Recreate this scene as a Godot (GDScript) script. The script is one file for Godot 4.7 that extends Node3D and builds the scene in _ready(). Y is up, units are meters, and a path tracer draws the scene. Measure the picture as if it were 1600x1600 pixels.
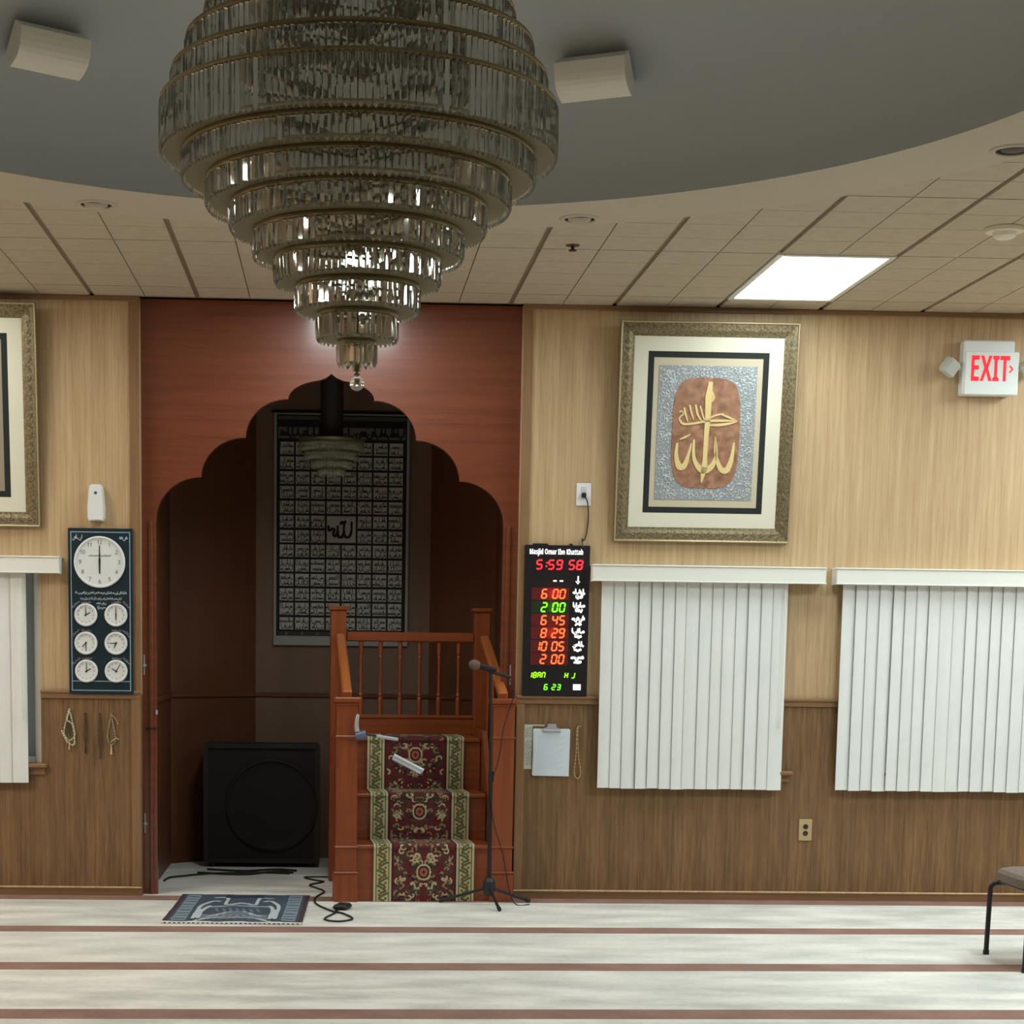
extends Node3D
# A prayer hall at night: scalloped niche, pulpit, crystal chandelier under a round ceiling dome.

const H := 3.46            # ceiling height
const DC := Vector3(0.08, 0, 4.84)   # axis of the dome and of the chandelier
const DR := 2.5            # dome radius
var rng := RandomNumberGenerator.new()
var mats := {}
var used := {}

# ---------------------------------------------------------------- mesh helper
class Shape:
	var v := PackedVector3Array()
	var n := PackedVector3Array()
	var u := PackedVector2Array()
	var T := Transform3D.IDENTITY
	func tri(a: Vector3, b: Vector3, c: Vector3, na: Vector3, nb: Vector3, nc: Vector3, ua := Vector2.ZERO, ub := Vector2.ZERO, uc := Vector2.ZERO) -> void:
		# counter-clockwise from outside, stored clockwise for the engine
		for p in [a, c, b]: v.append(T * p)
		for q in [na, nc, nb]: n.append((T.basis * q).normalized())
		u.append(ua); u.append(uc); u.append(ub)
	func poly(pts: Array, out: Vector3) -> void:
		var nn := Vector3.ZERO
		for i in range(1, pts.size() - 1):
			nn += (pts[i] - pts[0]).cross(pts[i + 1] - pts[0])
		var p := pts.duplicate()
		if nn.dot(out) < 0.0:
			p.reverse(); nn = -nn
		nn = nn.normalized()
		for i in range(1, p.size() - 1):
			tri(p[0], p[i], p[i + 1], nn, nn, nn)
	func quad(a: Vector3, b: Vector3, c: Vector3, d: Vector3, r := Rect2(0, 0, 1, 1)) -> void:
		# a bottom left, b bottom right, c top right, d top left seen from outside
		var nn := (b - a).cross(d - a).normalized()
		var e := r.end
		tri(a, b, c, nn, nn, nn, Vector2(r.position.x, e.y), e, Vector2(e.x, r.position.y))
		tri(a, c, d, nn, nn, nn, Vector2(r.position.x, e.y), Vector2(e.x, r.position.y), r.position)
	func quadn(a: Vector3, b: Vector3, c: Vector3, d: Vector3, na: Vector3, nb: Vector3, nc: Vector3, nd: Vector3) -> void:
		tri(a, b, c, na, nb, nc)
		tri(a, c, d, na, nc, nd)
	func box(c: Vector3, s: Vector3, bev := 0.0) -> void:
		var h := s * 0.5
		var b: float = minf(bev, minf(h.x, minf(h.y, h.z)) * 0.9)
		var ax := [Vector3.RIGHT, Vector3.UP, Vector3.BACK]
		for a in 3:
			var p: Vector3 = ax[(a + 1) % 3] * (h[(a + 1) % 3] - b)
			var q: Vector3 = ax[(a + 2) % 3] * (h[(a + 2) % 3] - b)
			for sg in [-1.0, 1.0]:
				var o: Vector3 = c + ax[a] * h[a] * sg
				poly([o - p - q, o + p - q, o + p + q, o - p + q], ax[a] * sg)
		if b <= 0.0: return
		for a in 3:
			var e := (a + 1) % 3
			var f := (a + 2) % 3
			for s1 in [-1.0, 1.0]:
				for s2 in [-1.0, 1.0]:
					var l: Vector3 = ax[f] * (h[f] - b)
					var p1: Vector3 = c + ax[a] * h[a] * s1 + ax[e] * (h[e] - b) * s2
					var p2: Vector3 = c + ax[a] * (h[a] - b) * s1 + ax[e] * h[e] * s2
					poly([p1 - l, p1 + l, p2 + l, p2 - l], ax[a] * s1 + ax[e] * s2)
		for sx in [-1.0, 1.0]:
			for sy in [-1.0, 1.0]:
				for sz in [-1.0, 1.0]:
					var k := Vector3(sx, sy, sz)
					poly([c + k * Vector3(h.x, h.y - b, h.z - b), c + k * Vector3(h.x - b, h.y, h.z - b), c + k * Vector3(h.x - b, h.y - b, h.z)], k)
	func span(a: Vector3, b: Vector3, bev := 0.0) -> void:
		box((a + b) * 0.5, (b - a).abs(), bev)
	func tube(p: PackedVector3Array, r: float, sides := 8, closed := false, r_end := -1.0) -> void:
		var cnt := p.size()
		var rings := []
		var nors := []
		var side := Vector3.ZERO
		for i in cnt:
			var d: Vector3
			if closed: d = p[(i + 1) % cnt] - p[(i + cnt - 1) % cnt]
			else: d = p[mini(i + 1, cnt - 1)] - p[maxi(i - 1, 0)]
			d = d.normalized()
			if side == Vector3.ZERO:
				side = d.cross(Vector3.UP if absf(d.y) < 0.9 else Vector3.RIGHT).normalized()
			side = (side - d * side.dot(d)).normalized()
			var up := d.cross(side)
			var rr := r if r_end < 0.0 else lerpf(r, r_end, float(i) / (cnt - 1))
			var ring := []
			var nr := []
			for k in sides:
				var t := TAU * k / sides
				var w := side * cos(t) + up * sin(t)
				ring.append(p[i] + w * rr); nr.append(w)
			rings.append(ring); nors.append(nr)
		for i in (cnt if closed else cnt - 1):
			var j := (i + 1) % cnt
			for k in sides:
				var m := (k + 1) % sides
				quadn(rings[i][k], rings[i][m], rings[j][m], rings[j][k], nors[i][k], nors[i][m], nors[j][m], nors[j][k])
		if not closed:
			poly(rings[0], p[0] - p[1])
			poly(rings[cnt - 1], p[cnt - 1] - p[cnt - 2])
	func lathe(prof: Array, segs := 24, soft := false) -> void:
		# prof: Vector2(radius, y), from bottom to top on the outside
		var nn := []
		for i in prof.size() - 1:
			var d: Vector2 = prof[i + 1] - prof[i]
			nn.append(Vector2(d.y, -d.x).normalized())
		for i in prof.size() - 1:
			var n0: Vector2 = nn[i]
			var n1: Vector2 = nn[i]
			if soft:
				if i > 0: n0 = (nn[i] + nn[i - 1]).normalized()
				if i < nn.size() - 1: n1 = (nn[i] + nn[i + 1]).normalized()
			var p0: Vector2 = prof[i]
			var p1: Vector2 = prof[i + 1]
			for k in segs:
				var a := TAU * k / segs
				var b := TAU * (k + 1) / segs
				var ea := Vector3(cos(a), 0, -sin(a))
				var eb := Vector3(cos(b), 0, -sin(b))
				var q := [ea * p0.x + Vector3.UP * p0.y, eb * p0.x + Vector3.UP * p0.y, eb * p1.x + Vector3.UP * p1.y, ea * p1.x + Vector3.UP * p1.y]
				var m := [ea * n0.x + Vector3.UP * n0.y, eb * n0.x + Vector3.UP * n0.y, eb * n1.x + Vector3.UP * n1.y, ea * n1.x + Vector3.UP * n1.y]
				if p0.x < 1e-5: tri(q[0], q[2], q[3], m[0], m[2], m[3])
				elif p1.x < 1e-5: tri(q[0], q[1], q[2], m[0], m[1], m[2])
				else: quadn(q[0], q[1], q[2], q[3], m[0], m[1], m[2], m[3])
	func extrude(pts: PackedVector2Array, z0: float, z1: float) -> void:
		var ix := Geometry2D.triangulate_polygon(pts)
		for i in range(0, ix.size(), 3):
			var a := pts[ix[i]]
			var b := pts[ix[i + 1]]
			var c := pts[ix[i + 2]]
			poly([Vector3(a.x, a.y, z1), Vector3(b.x, b.y, z1), Vector3(c.x, c.y, z1)], Vector3.BACK)
			poly([Vector3(a.x, a.y, z0), Vector3(b.x, b.y, z0), Vector3(c.x, c.y, z0)], Vector3.FORWARD)
		var sg := 1.0 if _ccw(pts) else -1.0
		for i in pts.size():
			var a := pts[i]
			var b := pts[(i + 1) % pts.size()]
			var d := b - a
			poly([Vector3(a.x, a.y, z0), Vector3(b.x, b.y, z0), Vector3(b.x, b.y, z1), Vector3(a.x, a.y, z1)], Vector3(d.y, -d.x, 0) * sg)
	func _ccw(p: PackedVector2Array) -> bool:
		var s := 0.0
		for i in p.size():
			s += p[i].cross(p[(i + 1) % p.size()])
		return s > 0.0
	func stroke(p: PackedVector2Array, w: Array, z0: float, z1: float) -> void:
		# a raised brush stroke: polyline with a width at each point
		var lo := PackedVector2Array()
		var hi := PackedVector2Array()
		var cnt := p.size()
		for i in cnt:
			var d := (p[mini(i + 1, cnt - 1)] - p[maxi(i - 1, 0)]).normalized()
			var f := float(i) / (cnt - 1) * (w.size() - 1)
			var k := mini(int(f), w.size() - 2)
			var ww: float = lerpf(w[k], w[k + 1], f - k) * 0.5
			var q := Vector2(-d.y, d.x) * ww
			hi.append(p[i] + q); lo.append(p[i] - q)
		for i in cnt - 1:
			var a := lo[i]; var b := lo[i + 1]; var c := hi[i + 1]; var d := hi[i]
			poly([Vector3(a.x, a.y, z1), Vector3(b.x, b.y, z1), Vector3(c.x, c.y, z1), Vector3(d.x, d.y, z1)], Vector3.BACK)
			var o := Vector3(a.x - d.x, a.y - d.y, 0)
			poly([Vector3(a.x, a.y, z0), Vector3(b.x, b.y, z0), Vector3(b.x, b.y, z1), Vector3(a.x, a.y, z1)], o)
			poly([Vector3(d.x, d.y, z0), Vector3(c.x, c.y, z0), Vector3(c.x, c.y, z1), Vector3(d.x, d.y, z1)], -o)
	func mesh() -> ArrayMesh:
		var arr := []
		arr.resize(Mesh.ARRAY_MAX)
		arr[Mesh.ARRAY_VERTEX] = v
		arr[Mesh.ARRAY_NORMAL] = n
		arr[Mesh.ARRAY_TEX_UV] = u
		var m := ArrayMesh.new()
		m.add_surface_from_arrays(Mesh.PRIMITIVE_TRIANGLES, arr)
		return m

# ---------------------------------------------------------------- object helpers
func numbered(called: String) -> String:
	var k: int = used.get(called, 0)
	used[called] = k + 1
	return called if k == 0 else "%s_%03d" % [called, k]

func put(s: Shape, called: String, m: Material, parent: Node) -> MeshInstance3D:
	return put_mesh(s.mesh(), called, m, parent)

func put_mesh(me: Mesh, called: String, m: Material, parent: Node) -> MeshInstance3D:
	var o := MeshInstance3D.new()
	o.mesh = me
	o.material_override = m
	o.cast_shadow = GeometryInstance3D.SHADOW_CASTING_SETTING_ON
	o.name = numbered(called) if parent == self else called
	parent.add_child(o, true)
	return o

func thing(called: String, label: String, category: String, at := Vector3.ZERO, group := "") -> Node3D:
	var o := Node3D.new()
	o.name = numbered(called)
	add_child(o)
	o.position = at
	tag(o, label, category, group)
	return o

func tag(o: Node, label: String, category: String, group := "") -> void:
	o.set_meta("label", label)
	o.set_meta("category", category)
	if group != "": o.set_meta("group", group)

func structure(called: String) -> Node3D:
	var o := Node3D.new()
	o.name = numbered(called)
	o.set_meta("kind", "structure")
	add_child(o)
	return o

func curve(pts: Array, steps := 6) -> PackedVector3Array:
	# Catmull-Rom through the points
	var out := PackedVector3Array()
	for i in pts.size() - 1:
		var a: Vector3 = pts[maxi(i - 1, 0)]
		var b: Vector3 = pts[i]
		var c: Vector3 = pts[i + 1]
		var d: Vector3 = pts[mini(i + 2, pts.size() - 1)]
		for k in steps:
			out.append(b.cubic_interpolate(c, a, d, float(k) / steps))
	out.append(pts[pts.size() - 1])
	return out

func curve2(pts: Array, steps := 6) -> PackedVector2Array:
	var out := PackedVector2Array()
	for i in pts.size() - 1:
		var a: Vector2 = pts[maxi(i - 1, 0)]
		var b: Vector2 = pts[i]
		var c: Vector2 = pts[i + 1]
		var d: Vector2 = pts[mini(i + 2, pts.size() - 1)]
		for k in steps:
			out.append(b.cubic_interpolate(c, a, d, float(k) / steps))
	out.append(pts[pts.size() - 1])
	return out

# ---------------------------------------------------------------- materials
func plain(c: Color, rough := 0.6, metal := 0.0) -> StandardMaterial3D:
	var m := StandardMaterial3D.new()
	m.albedo_color = c
	m.roughness = rough
	m.metallic = metal
	return m

func c8(r: int, g: int, b: int) -> Color:
	return Color(r / 255.0, g / 255.0, b / 255.0)

func glow(c: Color, e: float) -> StandardMaterial3D:
	var m := plain(c, 0.5)
	m.emission_enabled = true
	m.emission = c
	m.emission_energy_multiplier = e
	return m

func noise(seed_: int, freq: float, oct := 4) -> FastNoiseLite:
	var f := FastNoiseLite.new()
	f.seed = seed_
	f.noise_type = FastNoiseLite.TYPE_SIMPLEX_SMOOTH
	f.frequency = freq
	f.fractal_octaves = oct
	return f

func loop_noise(f: FastNoiseLite, x: float, y: float, w: float, h: float, sx: float, sy: float) -> float:
	# noise that repeats over w by h
	var a := x / w
	var b := y / h
	var p := lerpf(f.get_noise_2d(x * sx, y * sy), f.get_noise_2d((x - w) * sx, y * sy), a)
	var q := lerpf(f.get_noise_2d(x * sx, (y - h) * sy), f.get_noise_2d((x - w) * sx, (y - h) * sy), a)
	return lerpf(p, q, b)

# wood whose grain runs along v of the texture; period in metres
func wood(lo: Color, hi: Color, seed_: int, rough: float, period: Vector3, fine := 1.0, grooves := 0, across := false, w := 384, h := 384) -> StandardMaterial3D:
	var f := noise(seed_, 0.02, 3)
	var g := noise(seed_ + 7, 0.06, 3)
	var r := RandomNumberGenerator.new()
	r.seed = seed_
	var col := []
	for i in w: col.append(r.randf_range(-1, 1))
	var im := Image.create(w, h, false, Image.FORMAT_RGB8)
	for y in h:
		for x in w:
			var t := 0.5 + 0.55 * loop_noise(f, x, y, w, h, 1.6, 0.16) + 0.5 * fine * loop_noise(g, x, y, w, h, 4.0, 0.22)
			t += 0.07 * fine * float(col[x])
			if grooves > 0:
				var k := fposmod(float(x) * grooves / w, 1.0)
				if k < 0.16: t -= 0.2
			var c := lo.lerp(hi, clampf(t, 0.0, 1.0))
			if across: im.set_pixel(y, x, c)
			else: im.set_pixel(x, y, c)
	var m := plain(Color.WHITE, rough)
	m.albedo_texture = ImageTexture.create_from_image(im)
	m.uv1_triplanar = true
	m.uv1_world_triplanar = true
	m.uv1_scale = Vector3(1.0 / period.x, 1.0 / period.y, 1.0 / period.z)
	return m

func mottled(lo: Color, hi: Color, seed_: int, rough: float, period: Vector3, sx: float, sy: float, gain := 1.0, w := 384) -> StandardMaterial3D:
	var f := noise(seed_, 0.015, 4)
	var g := noise(seed_ + 3, 0.2, 2)
	var im := Image.create(w, w, false, Image.FORMAT_RGB8)
	for y in w:
		for x in w:
			var t := 0.55 + gain * loop_noise(f, x, y, w, w, sx, sy) + 0.16 * g.get_noise_2d(x, y)
			im.set_pixel(x, y, lo.lerp(hi, clampf(t, 0.0, 1.0)))
	var m := plain(Color.WHITE, rough)
	m.albedo_texture = ImageTexture.create_from_image(im)
	m.uv1_triplanar = true
	m.uv1_world_triplanar = true
	m.uv1_scale = Vector3(1.0 / period.x, 1.0 / period.y, 1.0 / period.z)
	return m

func printed(im: Image, rough := 0.8) -> StandardMaterial3D:
	var m := plain(Color.WHITE, rough)
	m.albedo_texture = ImageTexture.create_from_image(im)
	return m

func dot(im: Image, x: float, y: float, w: float, c: Color) -> void:
	im.fill_rect(Rect2i(int(x - w * 0.5), int(y - w * 0.5), maxi(1, int(w)), maxi(1, int(w))), c)

func ink(im: Image, p: PackedVector2Array, w: float, c: Color) -> void:
	for i in p.size() - 1:
		var k := maxi(1, int(p[i].distance_to(p[i + 1])))
		for j in k + 1:
			var q := p[i].lerp(p[i + 1], float(j) / k)
			dot(im, q.x, q.y, w, c)

# one line of flowing script as strokes within a box (x from right to left)
func script_strokes(r: RandomNumberGenerator, x0: float, x1: float, base: float, h: float) -> Array:
	var out := []
	var x := x1
	while x - h * 0.35 > x0:
		var kind := r.randi() % 5
		var s := h * r.randf_range(0.35, 0.6)
		if kind == 0:
			out.append(curve2([Vector2(x, base + h * 0.9), Vector2(x - s * 0.1, base + h * 0.3), Vector2(x - s * 0.4, base)], 4))
			s *= 0.5
		elif kind == 1:
			out.append(curve2([Vector2(x, base + h * 0.25), Vector2(x - s * 0.1, base - h * 0.2), Vector2(x - s * 0.6, base - h * 0.35), Vector2(x - s, base - h * 0.05)], 4))
			out.append(PackedVector2Array([Vector2(x - s * 0.5, base + h * 0.2), Vector2(x - s * 0.62, base + h * 0.2)]))
		elif kind == 2:
			out.append(curve2([Vector2(x, base), Vector2(x - s * 0.3, base + h * 0.35), Vector2(x - s * 0.5, base), Vector2(x - s * 0.75, base + h * 0.3), Vector2(x - s, base)], 4))
		elif kind == 3:
			out.append(curve2([Vector2(x, base), Vector2(x - s * 0.5, base + h * 0.5), Vector2(x - s * 0.8, base + h * 0.2), Vector2(x - s * 0.3, base + h * 0.05), Vector2(x - s, base)], 4))
		else:
			out.append(curve2([Vector2(x - s, base + h), Vector2(x - s * 0.95, base + h * 0.3), Vector2(x - s * 0.5, base), Vector2(x, base)], 4))
			out.append(PackedVector2Array([Vector2(x - s * 0.3, base - h * 0.25), Vector2(x - s * 0.45, base - h * 0.25)]))
		x -= s * 0.95
	return out

func script_mesh(s: Shape, r: RandomNumberGenerator, x0: float, x1: float, base: float, h: float, w: float, z0: float, z1: float) -> void:
	for p in script_strokes(r, x0, x1, base, h):
		s.stroke(p, [w * 0.6, w, w * 0.5], z0, z1)

func text(called: String, words: String, size: float, squeeze: float, at: Vector3, m: Material, parent: Node, bold := true, depth := 0.002) -> MeshInstance3D:
	var f := SystemFont.new()
	f.font_names = PackedStringArray(["Droid Sans"])
	f.font_weight = 700 if bold else 400
	var t := TextMesh.new()
	t.font = f
	t.text = words
	t.font_size = 64
	t.pixel_size = size / 64.0
	t.depth = depth
	t.curve_step = 2.0
	var o := put_mesh(t, called, m, parent)
	o.position = at
	o.scale = Vector3(squeeze, 1, 1)
	return o

# ================================================================ scene
func _ready() -> void:
	rng.seed = 11
	set_view()
	make_materials()
	build_lights()
	build_room()
	build_niche()
	build_ceiling()
	build_windows()
	build_pulpit()
	build_chandelier()
	build_pictures()
	build_prayer_clock()
	build_led_board()
	build_wall_items()
	build_niche_items()
	build_floor_items()
	build_ceiling_items()

func set_view() -> void:
	var cam := Camera3D.new()
	cam.name = "camera"
	add_child(cam)
	# lens of 2900 px with its axis at pixel (640, 1370) of the 1600 px frame
	var near := 0.1
	cam.projection = Camera3D.PROJECTION_FRUSTUM
	cam.size = 1600.0 / 2900.0 * near
	cam.near = near
	cam.far = 100.0
	cam.frustum_offset = Vector2((800.0 - 640.0) / 2900.0, (1370.0 - 800.0) / 2900.0) * near
	var b := Basis(Vector3.UP, deg_to_rad(-2.3)) * Basis(Vector3.RIGHT, -atan(370.0 / 2900.0)) * Basis(Vector3.BACK, deg_to_rad(0.74))
	cam.transform = Transform3D(b, Vector3(0, 1.53, 11))
	cam.current = true
	var env := Environment.new()
	env.background_mode = Environment.BG_COLOR
	env.background_color = Color(0.004, 0.005, 0.008)
	env.tonemap_mode = Environment.TONE_MAPPER_LINEAR
	env.tonemap_exposure = 1.06
	env.sdfgi_enabled = true
	env.ssao_enabled = true
	env.ssil_enabled = true
	var we := WorldEnvironment.new()
	we.name = "world_environment"
	we.environment = env
	add_child(we)

# x of the left edge, z of the wall-side edge, energy, tint, label
const COOL := Color(0.92, 0.97, 1.0)
const WARM := Color(1.0, 0.94, 0.9)
const PANELS := [
	[-2.615, 0.305, 0.4, WARM, "recessed fluorescent panel above the framed picture beside the clock board"],
	[-0.215, 0.305, 1.4, COOL, "recessed fluorescent panel in the ceiling behind the chandelier"],
	[2.175, 0.305, 0.9, COOL, "bright recessed fluorescent panel above the gold framed calligraphy picture"],
	[4.565, 0.305, 4.2, COOL, "recessed fluorescent panel past the exit sign along the window wall"],
	[3.385, 2.745, 4.4, COOL, "added unseen light panel beside the dome ring, exit sign side"],  # from here on unseen panels, added to brighten walls, floor and dome
	[4.565, 2.745, 3.2, COOL, "added unseen light panel between dome and side wall, exit sign side"],
	[-3.81, 2.745, 5.0, WARM, "added unseen light panel beside the dome ring, clock side"],
	[-5.01, 2.745, 4.6, WARM, "added unseen light panel between dome and side wall, clock side"],
	[3.385, 5.185, 0.8, COOL, "added unseen light panel halfway down the hall, exit sign side"],
	[-3.81, 5.185, 0.8, WARM, "added unseen light panel halfway down the hall, clock side"]]

func build_lights() -> void:
	for i in PANELS.size():
		var p: Array = PANELS[i]
		var t := thing("ceiling_light", p[4], "ceiling light", Vector3(p[0] + 0.3, H, p[1] + 0.61), "recessed ceiling lights")
		var f := Shape.new()
		f.span(Vector3(-0.3, -0.008, -0.61), Vector3(-0.268, 0.012, 0.61), 0.003)
		f.span(Vector3(0.268, -0.008, -0.61), Vector3(0.3, 0.012, 0.61), 0.003)
		f.span(Vector3(-0.268, -0.008, -0.61), Vector3(0.268, 0.012, -0.578), 0.003)
		f.span(Vector3(-0.268, -0.008, 0.578), Vector3(0.268, 0.012, 0.61), 0.003)
		put(f, "frame", mats.white_metal, t)
		var l := Shape.new()
		l.span(Vector3(-0.268, 0.0, -0.578), Vector3(0.268, 0.006, 0.578))
		put(l, "diffuser", mats.diffuser, t)
		var a := AreaLight3D.new()
		a.name = "panel_light"
		a.area_size = Vector2(0.52, 1.14)
		a.area_normalize_energy = true
		a.light_color = p[3]
		a.light_energy = p[2]
		a.area_range = 30.0
		a.shadow_enabled = true
		t.add_child(a)
		a.position = Vector3(0, -0.003, 0)
		a.rotation = Vector3(-PI / 2, 0, 0)

func make_materials() -> void:
	mats.wall = wood(c8(176, 145, 106), c8(210, 183, 141), 3, 0.5, Vector3(0.9, 1.6, 0.9), 1.0, 24)
	mats.wainscot = wood(c8(98, 72, 43), c8(152, 116, 77), 5, 0.55, Vector3(0.7, 1.3, 0.7), 1.2, 24)
	mats.trim = wood(c8(124, 92, 62), c8(160, 124, 88), 8, 0.45, Vector3(0.6, 1.5, 0.6), 0.7, 0, false, 128, 256)
	mats.trim_across = wood(c8(120, 90, 60), c8(156, 120, 86), 9, 0.45, Vector3(1.5, 0.6, 0.6), 0.7, 0, true, 128, 128)
	mats.veneer = wood(c8(98, 45, 24), c8(132, 69, 39), 12, 0.4, Vector3(1.4, 0.7, 0.7), 0.8, 0, true, 384, 384)
	mats.veneer.clearcoat_enabled = true
	mats.veneer.clearcoat = 0.8
	mats.veneer.clearcoat_roughness = 0.16
	mats.cherry = wood(c8(116, 54, 24), c8(152, 79, 38), 15, 0.38, Vector3(0.35, 0.9, 0.35), 0.8, 0, false, 192, 256)
	mats.cherry_across = wood(c8(116, 54, 24), c8(152, 79, 38), 16, 0.38, Vector3(0.9, 0.35, 0.9), 0.8, 0, true, 192, 192)
	mats.rail_wood = wood(c8(148, 80, 36), c8(188, 114, 58), 17, 0.35, Vector3(0.2, 0.4, 0.9), 0.8, 0, false, 128, 192)
	mats.niche = wood(c8(92, 54, 31), c8(116, 70, 42), 18, 0.5, Vector3(0.8, 1.5, 0.8), 0.6, 0, false, 192, 256)
	mats.niche_strip = wood(c8(122, 95, 77), c8(136, 108, 88), 19, 0.6, Vector3(0.8, 1.5, 0.8), 0.4, 0, false, 128, 128)
	mats.carpet = mottled(c8(194, 193, 185), c8(234, 232, 223), 22, 0.95, Vector3(3.4, 3.4, 3.4), 0.8, 1.9, 1.2)
	mats.stripe = mottled(c8(128, 96, 84), c8(156, 122, 108), 23, 0.95, Vector3(1.1, 1.1, 1.1), 1.0, 1.0, 0.8, 192)
	mats.tile = mottled(c8(182, 170, 148), c8(196, 185, 164), 25, 0.9, Vector3(0.9, 0.9, 0.9), 2.0, 2.0, 0.7, 256)
	mats.grid = plain(c8(138, 122, 96), 0.7)
	mats.drywall = mottled(c8(188, 178, 158), c8(196, 187, 168), 27, 0.9, Vector3(3, 3, 3), 1.0, 1.0, 0.5, 128)
	mats.dome = mottled(c8(172, 177, 177), c8(180, 185, 185), 28, 0.9, Vector3(3, 3, 3), 1.0, 1.0, 0.5, 128)
	mats.white_metal = plain(c8(226, 226, 220), 0.4)
	mats.diffuser = glow(Color(0.95, 1.0, 0.98), 6.0)
	mats.blind = mottled(c8(228, 231, 227), c8(238, 240, 237), 31, 0.6, Vector3(0.5, 0.5, 0.5), 1.0, 1.0, 0.6, 128)
	mats.valance = plain(c8(236, 237, 228), 0.35)
	mats.white = plain(c8(232, 234, 234), 0.35)
	mats.black = plain(c8(22, 21, 22), 0.5)
	mats.dark_grille = plain(c8(30, 26, 24), 0.85)
	mats.steel = plain(c8(196, 200, 204), 0.4, 0.7)
	mats.brass = plain(c8(140, 128, 94), 0.35, 0.6)
	mats.paper = plain(c8(226, 232, 236), 0.8)
	mats.silver_line = plain(c8(150, 170, 184), 0.45)
	var gl := plain(c8(246, 246, 240), 0.03)
	gl.refraction_enabled = true
	gl.refraction_scale = 0.05
	gl.transparency = BaseMaterial3D.TRANSPARENCY_ALPHA
	gl.albedo_color.a = 0.1
	mats.crystal = gl

# ---------------------------------------------------------------- room shell
func build_room() -> void:
	var fl := structure("floor")
	var s := Shape.new()
	s.span(Vector3(-5.7, -0.12, -2.3), Vector3(6.7, 0, 14.7))
	put(s, "carpet", mats.carpet, fl)
	# woven prayer rows; the carpet is laid slightly askew
	s = Shape.new()
	s.span(Vector3(-5.5, -0.01, 0.0), Vector3(6.5, 0.0015, 0.19))
	put(s, "stripe", mats.stripe, fl)
	for k in 11:
		s = Shape.new()
		s.box(Vector3.ZERO, Vector3(12.2, 0.012, 0.19))
		var o := put(s, "stripe", mats.stripe, fl)
		o.position = Vector3(0.5, -0.0045, 1.25 + 1.118 * k)
		o.rotation.y = 0.02
	# panelled wall with window openings
	var wb := structure("wall_back")
	var wins := [[-2.86, -1.735], [1.6, 2.65], [3.03, 4.12]]
	for sec in [[-5.7, -1.15], [1.06, 6.7]]:
		var x: float = sec[0]
		var edges := []
		for w in wins:
			if w[0] > sec[0] and w[1] < sec[1]: edges.append(w)
		edges.append([sec[1], sec[1]])
		for w in edges:
			wall_piece(wb, x, w[0], 0.0, H)
			if w[1] > w[0]:
				wall_piece(wb, w[0], w[1], 0.0, 0.78)
				wall_piece(wb, w[0], w[1], 1.93, H)
			x = w[1]
	# plain side and rear walls close the hall
	for q in [["wall_left", Vector3(-5.85, 0, -0.15), Vector3(-5.7, H, 14.7)], ["wall_right", Vector3(6.7, 0, -0.15), Vector3(6.85, H, 14.7)], ["wall_front", Vector3(-5.85, 0, 14.7), Vector3(6.85, H, 14.85)]]:
		s = Shape.new()
		s.span(q[1], q[2])
		put(s, q[0], mats.wall, self).set_meta("kind", "structure")
	# chair rail, baseboard, cove and corner strips
	var tr := structure("trim_1")
	for sec in [[-1.735, -1.15], [1.06, 1.6], [2.65, 3.03], [4.12, 6.7], [-5.7, -2.86]]:
		s = Shape.new()
		s.span(Vector3(sec[0], 1.165, 0), Vector3(sec[1], 1.215, 0.016), 0.004)
		s.span(Vector3(sec[0], 1.195, 0), Vector3(sec[1], 1.215, 0.028), 0.006)
		put(s, "chair_rail", mats.trim_across, tr)
	var bb := structure("baseboard_back")
	for sec in [[-5.7, -1.15], [1.06, 6.7]]:
		s = Shape.new()
		s.span(Vector3(sec[0], 0, 0), Vector3(sec[1], 0.042, 0.012))
		put(s, "board", mats.trim_across, bb)
		s = Shape.new()
		s.span(Vector3(sec[0], 0.042, 0), Vector3(sec[1], 0.055, 0.018), 0.004)
		put(s, "cap", mats.wall, bb)
	var cs := structure("trim_2")
	for sec in [[-1.208, -1.15], [1.06, 1.112]]:
		s = Shape.new()
		s.span(Vector3(sec[0], 0.055, 0), Vector3(sec[1], H - 0.001, 0.012), 0.004)
		put(s, "corner_strip", mats.trim, cs)
	s = Shape.new()
	s.span(Vector3(-5.7, H - 0.03, 0), Vector3(-1.15, H, 0.014), 0.003)
	s.span(Vector3(1.06, H - 0.03, 0), Vector3(6.7, H, 0.014), 0.003)
	put(s, "cove_strip", mats.trim_across, cs)

func wall_piece(wb: Node3D, x0: float, x1: float, y0: float, y1: float) -> void:
	if x1 - x0 < 0.001: return
	for r in [[maxf(y0, 0.0), minf(y1, 1.19), mats.wainscot, "wainscot_panel"], [maxf(y0, 1.19), minf(y1, H), mats.wall, "wall_panel"]]:
		if r[1] - r[0] < 0.001: continue
		var s := Shape.new()
		s.span(Vector3(x0, r[0], -0.15), Vector3(x1, r[1], 0))
		put(s, r[3], r[2], wb)

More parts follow.
